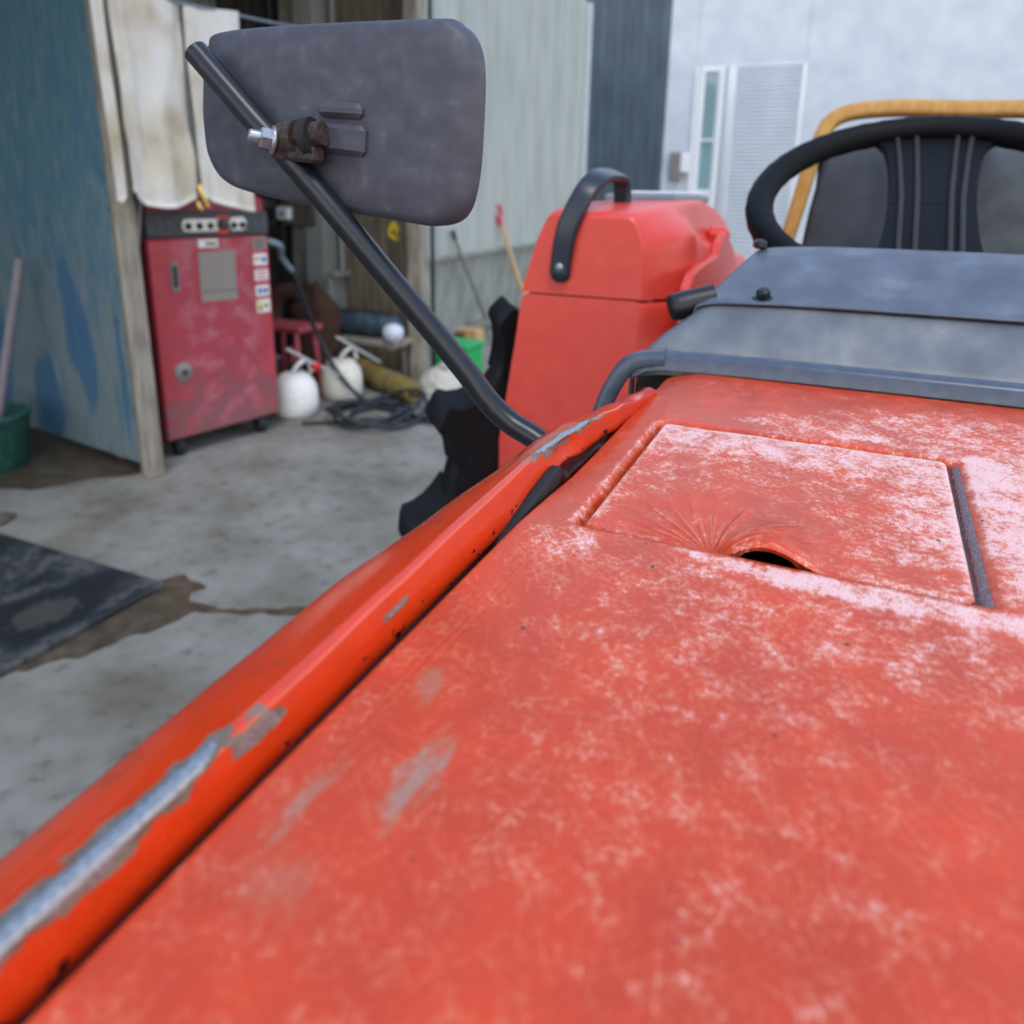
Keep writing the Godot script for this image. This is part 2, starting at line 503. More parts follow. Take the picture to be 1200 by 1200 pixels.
func paint_textures() -> void:
	# --- bonnet
	var w := 1240
	var h := 1800
	var nf := noise(0.45, 5, 2).get_image(w, h).get_data()                 # grain of about a millimetre
	var nk := noise(0.088, 8, 4).get_image(w, h).get_data()                # flakes of 6 mm
	var nm := noise(0.021, 6, 5).get_image(w, h).get_data()                # patches of 3 cm
	var nl := noise(0.007, 7, 3).get_image(w, h).get_data()
	# density on a coarse lattice
	var cw := 125
	var chh := 171
	var dens := PackedFloat32Array()
	dens.resize(cw * chh)
	for j in chh:
		for i in cw:
			dens[j * cw + i] = wear_amount(lerpf(HX0, HX1, float(i) / (cw - 1)), lerpf(HS1, HS0, float(j) / (chh - 1)))
	# scratches drawn first into a layer of their own
	var scr := PackedByteArray()
	scr.resize(w * h)
	scr.fill(128)
	for k in 1500:
		var sx := rng.randf_range(HX0, HX1)
		var ss := rng.randf_range(-0.42, 0.38)
		if k < 560: sx = rng.randfn(-0.02, 0.08); ss = rng.randfn(-0.17, 0.08)
		if k < 130: sx = rng.randfn(-0.148, 0.016); ss = rng.randfn(-0.045, 0.025)
		var a := rng.randf() * TAU
		if rng.randf() < 0.5: a = rng.randfn(0.9, 0.5)
		var n := int(rng.randf_range(8, 70))
		if k < 130: n = int(rng.randf_range(12, 45))
		var bend := rng.randfn(0.0, 0.006)
		var px := (sx - HX0) / (HX1 - HX0) * w
		var py := (HS1 - ss) / (HS1 - HS0) * h
		var lift := 40 if rng.randf() < 0.72 else -22
		if k < 130: lift = 82
		for i in n:
			px += cos(a); py += sin(a); a += bend
			var xi := int(px); var yi := int(py)
			if xi < 1 or yi < 1 or xi >= w - 1 or yi >= h - 1: break
			scr[yi * w + xi] = clampi(128 + lift, 0, 255)
			if k % 5 == 0: scr[yi * w + xi + 1] = clampi(128 + lift / 2, 0, 255)
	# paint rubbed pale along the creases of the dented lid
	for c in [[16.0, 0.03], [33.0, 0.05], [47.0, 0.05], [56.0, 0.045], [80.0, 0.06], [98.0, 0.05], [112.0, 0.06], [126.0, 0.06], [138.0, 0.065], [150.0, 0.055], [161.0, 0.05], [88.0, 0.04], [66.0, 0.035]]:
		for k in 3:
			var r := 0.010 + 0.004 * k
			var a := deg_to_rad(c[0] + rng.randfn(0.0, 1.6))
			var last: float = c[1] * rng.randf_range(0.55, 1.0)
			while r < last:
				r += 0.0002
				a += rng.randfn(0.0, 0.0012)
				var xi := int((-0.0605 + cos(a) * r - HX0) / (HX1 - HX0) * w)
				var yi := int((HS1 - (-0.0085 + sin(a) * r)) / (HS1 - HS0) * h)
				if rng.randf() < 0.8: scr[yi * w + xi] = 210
	var out := PackedByteArray()
	out.resize(w * h * 3)
	var orm := PackedByteArray()
	orm.resize(w * h * 3)
	for y in h:
		var v := float(y) / (h - 1)
		var fy := v * (chh - 1.001)
		var j0 := int(fy)
		var ty := fy - j0
		for x in w:
			var fx := float(x) / (w - 1) * (cw - 1.001)
			var i0 := int(fx)
			var tx := fx - i0
			var q := j0 * cw + i0
			var d := (dens[q] * (1.0 - tx) + dens[q + 1] * tx) * (1.0 - ty) + (dens[q + cw] * (1.0 - tx) + dens[q + cw + 1] * tx) * ty
			var p := y * w + x
			var f := nf[p] / 255.0
			var m := nm[p] / 255.0
			var l := nl[p] / 255.0
			var kk := nk[p] / 255.0
			f = clampf((f - 0.5) * 1.7 + 0.5, 0.0, 1.0)
			var val := 0.36 * m + 0.34 * kk + 0.30 * f + d * 0.62 - 0.76
			var wh := clampf(val * 5.2, 0.0, 0.95) * (0.62 + 0.50 * f)
			var bloom := clampf((0.4 * m + 0.45 * kk + 0.25 * f + d * 0.42 - 0.60) * 1.2, 0.0, 0.14)
			wh = minf(0.95, wh + bloom * (1.0 - wh))
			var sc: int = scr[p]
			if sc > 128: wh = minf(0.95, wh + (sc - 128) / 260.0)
			var tone := 0.90 + 0.13 * l + 0.08 * (f - 0.5)
			if sc < 128: tone *= 0.93; wh *= 0.4
			var r := 208.0 * tone
			var g := 66.0 * tone
			var b := 26.0 * tone
			out[p * 3] = clampi(int(r + (244.0 - r) * wh), 0, 255)
			out[p * 3 + 1] = clampi(int(g + (212.0 - g) * wh), 0, 255)
			out[p * 3 + 2] = clampi(int(b + (212.0 - b) * wh), 0, 255)
			orm[p * 3] = 255
			orm[p * 3 + 1] = clampi(int(96.0 + 84.0 * wh + 26.0 * (l - 0.5) + 22.0 * (f - 0.5)), 40, 255)
			orm[p * 3 + 2] = 0
	var img := Image.create_from_data(w, h, false, Image.FORMAT_RGB8, out)
	var spots := noise(0.09, 31, 4)
	# grey rubbed-through smears, and flecks of dirt
	for sp in [[-0.128, -0.232, 0.013, 0.034, 0.75], [-0.160, -0.257, 0.008, 0.032, 0.55], [-0.150, -0.185, 0.012, 0.02, 0.45], [-0.145, -0.29, 0.02, 0.02, 0.3]]:
		var cx := int((sp[0] - HX0) / (HX1 - HX0) * w)
		var cy := int((HS1 - sp[1]) / (HS1 - HS0) * h)
		var rx := int(sp[2] / (HX1 - HX0) * w)
		var ry := int(sp[3] / (HS1 - HS0) * h)
		for y in range(cy - ry, cy + ry):
			for x in range(cx - rx, cx + rx):
				if x < 0 or y < 0 or x >= w or y >= h: continue
				var e := Vector2(float(x - cx) / rx, float(y - cy) / ry).length()
				var a: float = sm(0.0, 0.9, (1.0 - e) * 1.1 + spots.get_noise_2d(x * 0.7, y * 0.25) * 0.55 - 0.08) * sp[4]
				if a > 0.0: img.set_pixel(x, y, img.get_pixel(x, y).lerp(rgb(158, 138, 130), a))
	for k in 46:
		var fx := rng.randf_range(-0.17, 0.2)
		var fs := rng.randf_range(-0.35, 0.37)
		var at := Vector2i(int((fx - HX0) / (HX1 - HX0) * w), int((HS1 - fs) / (HS1 - HS0) * h))
		var sz := rng.randi_range(1, 4)
		img.fill_rect(Rect2i(at, Vector2i(sz, sz + 1)), rgb(74, 52, 44) if k % 3 else rgb(168, 150, 110))
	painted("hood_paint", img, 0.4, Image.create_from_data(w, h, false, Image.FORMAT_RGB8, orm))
	M.hood_paint.heightmap_enabled = true
	M.hood_paint.heightmap_texture = noise_tex(0.05, 90, [[0.0, Color.BLACK], [1.0, Color.WHITE]], 3, FastNoiseLite.TYPE_SIMPLEX_SMOOTH, 1024)
	M.hood_paint.heightmap_scale = 0.012

	# --- side panel paint with bare-metal chips: s from -0.46 to 0.34 along u, profile 0..1 along v
	w = 1600
	h = 256
	out = PackedByteArray(); out.resize(w * h * 3)
	orm = PackedByteArray(); orm.resize(w * h * 3)
	var n1 := noise(0.025, 41, 5)
	var n2 := noise(0.012, 42, 4)
	var n3 := noise(0.15, 43, 2)
	# chips: s, half length, v, half width
	var chips := [[-0.322, 0.072, 0.455, 0.105], [-0.247, 0.014, 0.345, 0.042], [0.096, 0.060, 0.46, 0.095], [0.072, 0.018, 0.36, 0.045], [0.094, 0.010, 0.33, 0.03], [-0.149, 0.011, 0.30, 0.022], [0.034, 0.007, 0.535, 0.03]]
	for y in h:
		var v := float(y) / (h - 1)
		for x in w:
			var s := lerpf(-0.46, 0.34, float(x) / (w - 1))
			var rag := n1.get_noise_2d(x, y * 1.6)
			var best := -1.0
			for c in chips:
				var dx: float = absf(s - c[0]) / c[1]
				var dy: float = absf(v - c[2]) / c[3]
				if dx < 1.6 and dy < 1.8:
					best = maxf(best, 1.0 - pow(pow(dx, 3.0) + pow(dy, 2.4), 0.36) + rag * 0.42)
			var tone := 1.0 + 0.05 * n2.get_noise_2d(x, y)
			var col := Color(0.815 * tone, 0.225 * tone, 0.070 * tone)
			var grime := sm(0.28, 0.6, n2.get_noise_2d(x * 2.0 + 900.0, y * 2.0)) * 0.25 * (1.0 if v > 0.5 else 0.3)
			col = col.lerp(Color(0.45, 0.22, 0.15), grime)
			var fleck := n3.get_noise_2d(x, y)
			if fleck > 0.7: col = col.lerp(Color(0.87, 0.55, 0.45), 0.6)
			if fleck < -0.74: col = col.lerp(Color(0.2, 0.1, 0.08), 0.8)
			var rough := 0.20 + grime * 0.5
			var metal := 0.0
			if v < 0.22 and v > 0.13 and rag > 0.42: col = Color(0.09, 0.07, 0.08)      # paint lost along the lower edge
			if best > 0.0:
				col = Color(0.36, 0.30, 0.25).lerp(Color(0.48, 0.44, 0.38), rag + 0.5)
				rough = 0.6
				if best > 0.24:
					col = Color(0.52, 0.53, 0.54).lerp(Color(0.68, 0.69, 0.70), 0.5 + fleck)
					rough = 0.42; metal = 0.75
			var p := (y * w + x) * 3
			out[p] = clampi(int(col.r * 255), 0, 255); out[p + 1] = clampi(int(col.g * 255), 0, 255); out[p + 2] = clampi(int(col.b * 255), 0, 255)
			orm[p] = 255; orm[p + 1] = clampi(int(rough * 255), 0, 255); orm[p + 2] = clampi(int(metal * 255), 0, 255)
	painted("side_paint", Image.create_from_data(w, h, false, Image.FORMAT_RGB8, out), 0.3, Image.create_from_data(w, h, false, Image.FORMAT_RGB8, orm))

	M.side_paint.clearcoat_enabled = true
	M.side_paint.clearcoat = 0.3
	M.side_paint.clearcoat_roughness = 0.12

	# --- blue brushed paint on the partition: u 0..1.5 m from the post, v 0..2.2 m height
	w = 512; h = 768
	img = Image.create(w, h, false, Image.FORMAT_RGB8)
	n1 = noise(0.012, 51, 4)
	n2 = noise(0.05, 52, 3)
	for y in h:
		for x in w:
			var u := 1.5 * x / w
			var v := 2.2 * (1.0 - float(y) / h)
			var e := n1.get_noise_2d(x * 2.2, y * 0.55)
			var g := n2.get_noise_2d(x * 1.5, y * 0.3)
			var c := rgb(108, 124, 130).lerp(rgb(74, 114, 130), sm(0.55, 1.35, v + e * 0.25))
			c = c.lerp(rgb(128, 138, 140), sm(0.1, 0.5, g) * 0.55)
			var slab: float = blob(u, v, 0.36 - (0.6 - v) * 0.12, 0.60, 0.15, 0.40)
			var paint: float = maxf(slab, maxf(blob(u, v, 0.70, 0.24, 0.16, 0.30), blob(u, v, 1.14, 0.45, 0.16, 0.45)))
			paint = maxf(paint, blob(u, v, 0.05, 0.45, 0.03, 0.4))
			c = c.lerp(rgb(50, 96, 138), sm(0.15, 0.75, paint + e * 0.7 + g * 0.35) * 0.75)
			c = c.lerp(rgb(66, 108, 132), sm(0.1, 0.45, e - 0.05) * 0.5)
			c = c.darkened(0.12 * sm(0.2, 0.6, -g))
			img.set_pixel(x, y, c)
	for k in 40:
		img.fill_rect(Rect2i(rng.randi_range(0, w - 3), rng.randi_range(150, h - 6), 2, 3), rgb(52, 66, 74))
	painted("blue_panel", img, 0.55)

	# --- washer door: faded red, u 0..1 across, v 0..1 up
	w = 384; h = 640
	img = Image.create(w, h, false, Image.FORMAT_RGB8)
	n1 = noise(0.010, 61, 5)
	n2 = noise(0.06, 62, 3)
	for y in h:
		for x in w:
			var v := 1.0 - float(y) / h
			var e := n1.get_noise_2d(x, y)
			var g := n2.get_noise_2d(x, y * 0.5)
			var c := rgb(162, 48, 64).lerp(rgb(172, 96, 110), sm(-0.15, 0.4, e + 0.15 * g) * 0.85)
			c = c.lerp(rgb(170, 38, 44), sm(0.25, 0.0, float(x) / w - 0.02 - e * 0.2) * 0.7)
			c = c.lerp(rgb(172, 42, 50), sm(0.80, 1.0, float(x) / w + e * 0.2) * 0.6)
			c = c.lerp(rgb(122, 88, 90), sm(0.42, 0.0, v + e * 0.45 + 0.1 * g) * 0.75)
			img.set_pixel(x, y, c)
	for k in 60:
		var at := Vector2i(rng.randi_range(4, w - 8), int(h * sqrt(rng.randf())) - 8)
		img.fill_rect(Rect2i(at, Vector2i(rng.randi_range(2, 4), rng.randi_range(2, 5))), rgb(88, 26, 34))
	painted("washer_red", img, 0.5)

	# --- black rubber mat with dried mud and a wet ring
	w = 640; h = 512
	img = Image.create(w, h, false, Image.FORMAT_RGB8)
	n1 = noise(0.009, 71, 5)
	n2 = noise(0.05, 72, 4)
	for y in h:
		for x in w:
			var u := float(x) / w
			var v := float(y) / h
			var e := n1.get_noise_2d(x, y * 0.8)
			var g := n2.get_noise_2d(x, y)
			var c := rgb(46, 50, 56).lerp(rgb(30, 33, 38), sm(-0.1, 0.4, e))
			c = c.lerp(rgb(128, 124, 116), sm(0.05, 0.45, -e + g * 0.45) * 0.42)
			var ring := Vector2((u - 0.84) / 0.12, (v - 0.30) / 0.17).length()
			c = c.lerp(rgb(26, 30, 35), sm(1.25, 0.9, ring) * 0.9)
			c = c.lerp(rgb(82, 80, 74), sm(0.72, 0.45, ring + g * 0.3) * 0.7)
			c = c.lerp(rgb(26, 29, 34), sm(0.12, 0.0, 1.0 - v + e * 0.08) * 0.7)
			img.set_pixel(x, y, c)
	painted("mat_rubber", img, 0.5)

# ---------------------------------------------------------------- the yard and the buildings
const WALL_AT := Vector3(-3.407, 0, -5.824)
const WALL_ALONG := Vector3(-0.05134, 0, -0.99868)
const WALL_OUT := Vector3(0.99868, 0, -0.05134)

func sheet(o: Vector3, along: Vector3, out: Vector3, y0: float, y1: float, pitch: float, ribs: int, rib := 0.045, deep := 0.055) -> Shape:
	# trapezoid-ribbed cladding, one sheet of so many ribs
	var sh := Shape.new()
	sh.smooth(false)
	var prof := [[0.0, 0.0]]
	for k in ribs:
		var c := pitch * (k + 0.5)
		prof += [[c - rib * 0.9, 0.0], [c - rib * 0.45, deep], [c + rib * 0.45, deep], [c + rib * 0.9, 0.0]]
		var q := pitch * (k + 1.0)
		prof += [[q - 0.018, 0.0], [q - 0.009, -0.016], [q, -0.016]] if k < ribs - 1 else [[q + 0.004, 0.0]]
		if k < ribs - 1: prof += [[q + 0.009, -0.016], [q + 0.018, 0.0]]
	var front := [PackedVector3Array(), PackedVector3Array()]
	var back := [PackedVector3Array(), PackedVector3Array()]
	for e in prof:
		for j in 2:
			var y: float = [y0, y1][j]
			front[j].append(o + along * e[0] + out * e[1] + Vector3(0, y, 0))
			back[j].append(o + along * e[0] + out * (e[1] - 0.004) + Vector3(0, y, 0))
	sh.grid(front, true)
	sh.grid(back, false)
	return sh

func frame_basis(along: Vector3, out: Vector3) -> Basis:
	return Basis(along, Vector3.UP, along.cross(Vector3.UP))

func yard() -> void:
	var fl := Shape.new()
	fl.box(Vector3(0, -0.15, -5.0), Vector3(34, 0.3, 34), 0.001)
	structure("floor", "pale grey stained concrete yard floor", "floor", fl, M.concrete)

	# corrugated wall from the bay's end back to its corner
	var wl := Node3D.new()
	wl.name = "wall_left"
	add_child(wl, true)
	tag(wl, "pale ribbed metal wall above a concrete plinth behind the red shovel", "wall", "", "structure")
	var turn := Basis(WALL_ALONG, Vector3.UP, WALL_ALONG.cross(Vector3.UP))
	var pli := Shape.new()
	pli.box(WALL_AT + WALL_ALONG * 1.4 - WALL_OUT * 0.10 + Vector3(0, 0.335, 0), Vector3(5.9, 0.67, 0.2), 0.01, turn)
	put("plinth", pli, M.plinth, wl)
	var rail := Shape.new()
	rail.box(WALL_AT + WALL_ALONG * 1.4 + WALL_OUT * 0.015 + Vector3(0, 0.690, 0), Vector3(5.9, 0.045, 0.07), 0.006, turn)
	put("base_flashing", rail, M.plinth, wl)
	for k in 5:
		put("siding_sheet", sheet(WALL_AT + WALL_ALONG * (-1.42 + 1.14 * k), WALL_ALONG, WALL_OUT, 0.71, 3.6, 0.57, 2), M.siding, wl)
	var core := Shape.new()
	core.box(WALL_AT + WALL_ALONG * 1.4 - WALL_OUT * 0.12 + Vector3(0, 2.1, 0), Vector3(5.9, 2.9, 0.16), 0.01, turn)
	put("wall_core", core, M.plinth, wl)
	var tr := Shape.new()
	tr.box(WALL_AT + WALL_ALONG * 4.345 + WALL_OUT * 0.0 + Vector3(0, 1.8, 0), Vector3(0.05, 3.6, 0.10), 0.006, turn)
	put("corner_trim", tr, M.white_panel, wl)
	var cw := Shape.new()
	cw.box(WALL_AT + WALL_ALONG * 4.33 - WALL_OUT * 3.0 + Vector3(0, 1.8, 0), Vector3(0.1, 3.6, 6.0), 0.01, turn)
	put("return_wall", cw, M.siding, wl)

	# store front across the end of the yard
	var z := -13.0
	var wb := Node3D.new()
	wb.name = "wall_back"
	add_child(wb, true)
	tag(wb, "white panelled store front closing the yard", "wall", "", "structure")
	var pn := Shape.new()
	pn.box(Vector3(-3.03, 2.6, z - 0.06), Vector3(0.46, 5.2, 0.12), 0.01)
	put("wall_panel", pn, M.white_panel, wb)
	var pn2 := Shape.new()
	pn2.box(Vector3(3.1, 2.6, z - 0.06), Vector3(8.6, 5.2, 0.12), 0.01)
	put("wall_panel", pn2, M.white_panel, wb)
	var hd := Shape.new()
	hd.box(Vector3(-2.0, 4.2, z - 0.06), Vector3(1.65, 2.0, 0.12), 0.01)
	put("wall_panel", hd, M.white_panel, wb)
	var ps := Shape.new()
	ps.box(Vector3(-2.24, 1.6, z - 0.02), Vector3(0.14, 3.2, 0.16), 0.012)
	ps.box(Vector3(-1.185, 1.6, z - 0.02), Vector3(0.06, 3.2, 0.12), 0.01)
	put("shutter_guide", ps, M.aluminium, wb)

	var dk := Node3D.new()
	dk.name = "door_2"
	add_child(dk, true)
	tag(dk, "dark slate ribbed sliding door beyond the corner of the pale wall", "door", "", "structure")
	for k in 4:
		put("door_sheet", sheet(Vector3(-5.0 + 0.435 * k, 0, z), Vector3.RIGHT, Vector3(0, 0, 1), 0.02, 5.2, 0.145, 3, 0.022, 0.035), M.dark_siding, dk)

	var dr := Node3D.new()
	dr.name = "door_1"
	add_child(dr, true)
	tag(dr, "white half-glazed door between dark siding and the shutter", "door", "", "structure")
	var df := Shape.new()
	df.box(Vector3(-2.775, 1.6, z + 0.01), Vector3(0.05, 3.2, 0.10), 0.008)
	df.box(Vector3(-2.37, 1.6, z + 0.01), Vector3(0.07, 3.2, 0.10), 0.008)
	put("door_frame", df, M.white_paint, dr)
	var leaf := Shape.new()
	leaf.box(Vector3(-2.58, 0.69, z - 0.02), Vector3(0.34, 1.34, 0.05), 0.008)
	leaf.box(Vector3(-2.70, 2.25, z - 0.02), Vector3(0.08, 1.8, 0.05), 0.008)
	leaf.box(Vector3(-2.43, 2.25, z - 0.02), Vector3(0.05, 1.8, 0.05), 0.008)
	leaf.box(Vector3(-2.56, 3.17, z - 0.02), Vector3(0.34, 0.08, 0.05), 0.008)
	put("door_leaf", leaf, M.white_paint, dr)
	for k in 2:
		var gl := Shape.new()
		gl.box(Vector3(-2.557, [1.735, 2.63][k], z - 0.03), Vector3(0.21, [0.73, 0.98][k], 0.008), 0.001)
		put("pane", gl, M.glass, dr)
	var mu := Shape.new()
	mu.box(Vector3(-2.557, 2.12, z - 0.02), Vector3(0.21, 0.035, 0.04), 0.004)
	put("glazing_bar", mu, M.white_paint, dr)
	var inside := Shape.new()
	inside.box(Vector3(-2.5, 1.8, z - 0.9), Vector3(1.5, 3.6, 0.1), 0.01)
	inside.box(Vector3(-2.5, 3.5, z - 0.5), Vector3(1.5, 0.1, 0.8), 0.01)
	inside.box(Vector3(-2.55, 1.55, z - 0.5), Vector3(0.5, 0.9, 0.3), 0.02)
	put("lobby_wall", inside, plain("lobby_teal", rgb(120, 170, 172), 0.6), dr)

	var shu := Node3D.new()
	shu.name = "door_3"
	add_child(shu, true)
	tag(shu, "white roller shutter of narrow slats behind the steering wheel", "shutter", "", "structure")
	var sl := Shape.new()
	sl.smooth(false)
	for k in 53:
		var y := 0.03 + 0.06 * k
		var rows := [PackedVector3Array(), PackedVector3Array(), PackedVector3Array(), PackedVector3Array(), PackedVector3Array()]
		var pr := [[0.0, 0.0], [0.004, 0.016], [0.03, 0.026], [0.050, 0.016], [0.0595, 0.0]]
		for j in 5:
			for x in [-2.17, -1.21]: rows[j].append(Vector3(x, y + pr[j][0], z + pr[j][1]))
		sl.grid(rows, true)
	sl.box(Vector3(-1.69, 1.63, z - 0.02), Vector3(0.96, 3.2, 0.02), 0.002)
	tag(put("slat_curtain", sl, M.white_panel, shu), "", "", "", "stuff")
	var bb := Shape.new()
	bb.box(Vector3(-1.69, 0.025, z + 0.005), Vector3(0.96, 0.05, 0.04), 0.006)
	put("shutter_bar", bb, M.aluminium, shu)

	var lk := thing("meter_box", "small grey box mounted on the white panel beside the glazed door", "box", Vector3(-2.96, 1.72, z + 0.06))
	var lb := Shape.new()
	lb.box(Vector3(-0.06, 0, 0), Vector3(0.17, 0.44, 0.12), 0.015)
	put("body", lb, M.lock_grey, lk)
	var lw := Shape.new()
	lw.box(Vector3(0.09, 0.05, -0.01), Vector3(0.13, 0.30, 0.09), 0.015)
	put("white_cover", lw, M.white_paint, lk)

# ---------------------------------------------------------------- the open bay: partitions, posts, roof
func bay() -> void:
	var p0 := Vector3(-2.834, 0, -2.224)
	var al := Vector3(-0.9908, 0, -0.1355)
	var ou := Vector3(-0.1355, 0, 0.9908)
	var turn := Basis(al, Vector3.UP, al.cross(Vector3.UP))
	var part := Node3D.new()
	part.name = "wall_partition"
	add_child(part, true)
	tag(part, "blue brush-painted plywood partition behind the green bucket", "partition", "", "structure")
	var pa := Shape.new()
	pa.uvf = func(p: Vector3) -> Vector2: return Vector2((p - p0).dot(al) / 1.5, 1.0 - p.y / 2.2)
	pa.box(p0 + al * 0.80 + Vector3(0, 1.44, 0) - ou * 0.012, Vector3(1.60, 2.76, 0.018), 0.002, turn)
	put("plywood_sheet", pa, M.blue_panel, part)
	var po := Shape.new()
	po.box(p0 + Vector3(0.045, 1.39, -0.030), Vector3(0.09, 2.78, 0.085), 0.006, Basis(Vector3.UP, -0.55))
	put("end_post", po, M.old_wood, part)
	var ba := Shape.new()
	ba.box(p0 + al * 0.80 - ou * 0.06 + Vector3(0, 0.10, 0), Vector3(1.58, 0.08, 0.06), 0.004, turn)
	ba.box(p0 + al * 0.80 - ou * 0.06 + Vector3(0, 1.4, 0), Vector3(1.58, 0.08, 0.06), 0.004, turn)
	put("batten", ba, M.dark_wood, part)

	# far side of the bay: plywood between posts
	var far := Node3D.new()
	far.name = "wall_bay_side"
	add_child(far, true)
	tag(far, "weathered brown plywood side of the bay behind the shelf", "partition", "", "structure")
	for k in 4:
		var bs := Shape.new()
		bs.box(Vector3(-2.92 - 0.43 * k, 1.42, -4.46), Vector3(0.424, 2.8, 0.016), 0.003)
		put("plywood_sheet", bs, M.plywood if k < 2 else M.dark_wood, far)
	for e in [[-2.635, -4.29, "old_wood", 0.105], [-2.75, -4.36, "dark_wood", 0.075], [-3.62, -4.36, "old_wood", 0.11], [-3.72, -4.30, "black_steel", 0.06]]:
		var pp := Shape.new()
		pp.box(Vector3(e[0], 1.39, e[1]), Vector3(e[3], 2.78, 0.10), 0.006)
		put("post", pp, M[e[2]], far)
	var pole := Shape.new()
	pole.tube(PackedVector3Array([Vector3(-2.60, 0, -4.42), Vector3(-2.60, 2.6, -4.42)]), 0.014, 10)
	put("pole", pole, M.black_steel, far)

	var bk := Node3D.new()
	bk.name = "wall_bay_back"
	add_child(bk, true)
	tag(bk, "pale ribbed back wall inside the shaded bay", "wall", "", "structure")
	for k in 3:
		put("siding_sheet", sheet(Vector3(-4.35, 0, -2.0 - 0.86 * k), Vector3(0, 0, -1), Vector3(1, 0, 0), 0.0, 3.05, 0.215, 4, 0.03, 0.02), M.siding, bk)
	var gi := Shape.new()
	gi.box(Vector3(-4.30, 1.12, -3.3), Vector3(0.06, 0.10, 2.4), 0.006)
	gi.box(Vector3(-4.30, 0.42, -3.3), Vector3(0.05, 0.06, 2.4), 0.006)
	put("girt", gi, M.dark_wood, bk)
	var nw := Shape.new()
	nw.box(Vector3(-4.45, 1.35, 0.0), Vector3(0.14, 2.7, 9.2), 0.01)
	structure("wall_near", "pale workshop wall beside the bay", "wall", nw, M.siding)

	var rf := Node3D.new()
	rf.name = "ceiling"
	add_child(rf, true)
	tag(rf, "lean-to roof over the bay", "roof", "", "structure")
	var rs := Shape.new()
	rs.box(Vector3(-3.45, 2.96, -1.4), Vector3(2.3, 0.05, 6.3), 0.01, Basis(Vector3.FORWARD, -0.06))
	put("roof_sheet", rs, M.dark_siding, rf)
	var bm := Shape.new()
	bm.box(Vector3(-2.66, 2.84, -1.4), Vector3(0.09, 0.14, 6.2), 0.006)
	put("eave_beam", bm, M.old_wood, rf)

# ---------------------------------------------------------------- the tractor: one thing, its parts are children
func tractor() -> void:
	var t := thing("tractor", "orange tractor with worn peeling bonnet, mirror arm and black steering wheel filling the foreground", "tractor")
	hood(t)
	hood_lid(t)
	side_panel(t)
	cowl(t)
	steering(t)
	seat(t)
	fender(t)
	rear_tyre(t)
	mirror(t)

func hood_drop(x: float, s: float) -> float:
	return 0.009 * clampf((-0.146 - x) / 0.036, 0.0, 1.0) * sm(-0.03, 0.10, s) + 0.0002 * sin(x * 61.0 + s * 23.0) * sin(s * 37.0 - x * 11.0)

func loop(l: float, r: float, n: float, f: float, rad: float, arc := 6, along := 26) -> PackedVector2Array:
	var out := PackedVector2Array()
	var cs := [Vector2(r - rad, f - rad), Vector2(l + rad, f - rad), Vector2(l + rad, n + rad), Vector2(r - rad, n + rad)]
	for k in 4:
		var a0 := PI / 2 * k
		for i in arc + 1:
			var a := a0 + PI / 2 * i / arc
			out.append(cs[k] + Vector2(cos(a), sin(a)) * rad)
		var from := out[out.size() - 1]
		var to: Vector2 = cs[(k + 1) % 4] + Vector2(cos(a0 + PI / 2), sin(a0 + PI / 2)) * rad
		for i in range(1, along):
			out.append(from.lerp(to, float(i) / along))
	return out

func hood_uv(p: Vector3) -> Vector2:
	var s := (p - Vector3(0, HOOD_POINT.y, HOOD_POINT.z)).dot(HOOD_BACK)
	return Vector2((p.x - HX0) / (HX1 - HX0), (HS1 - s) / (HS1 - HS0))

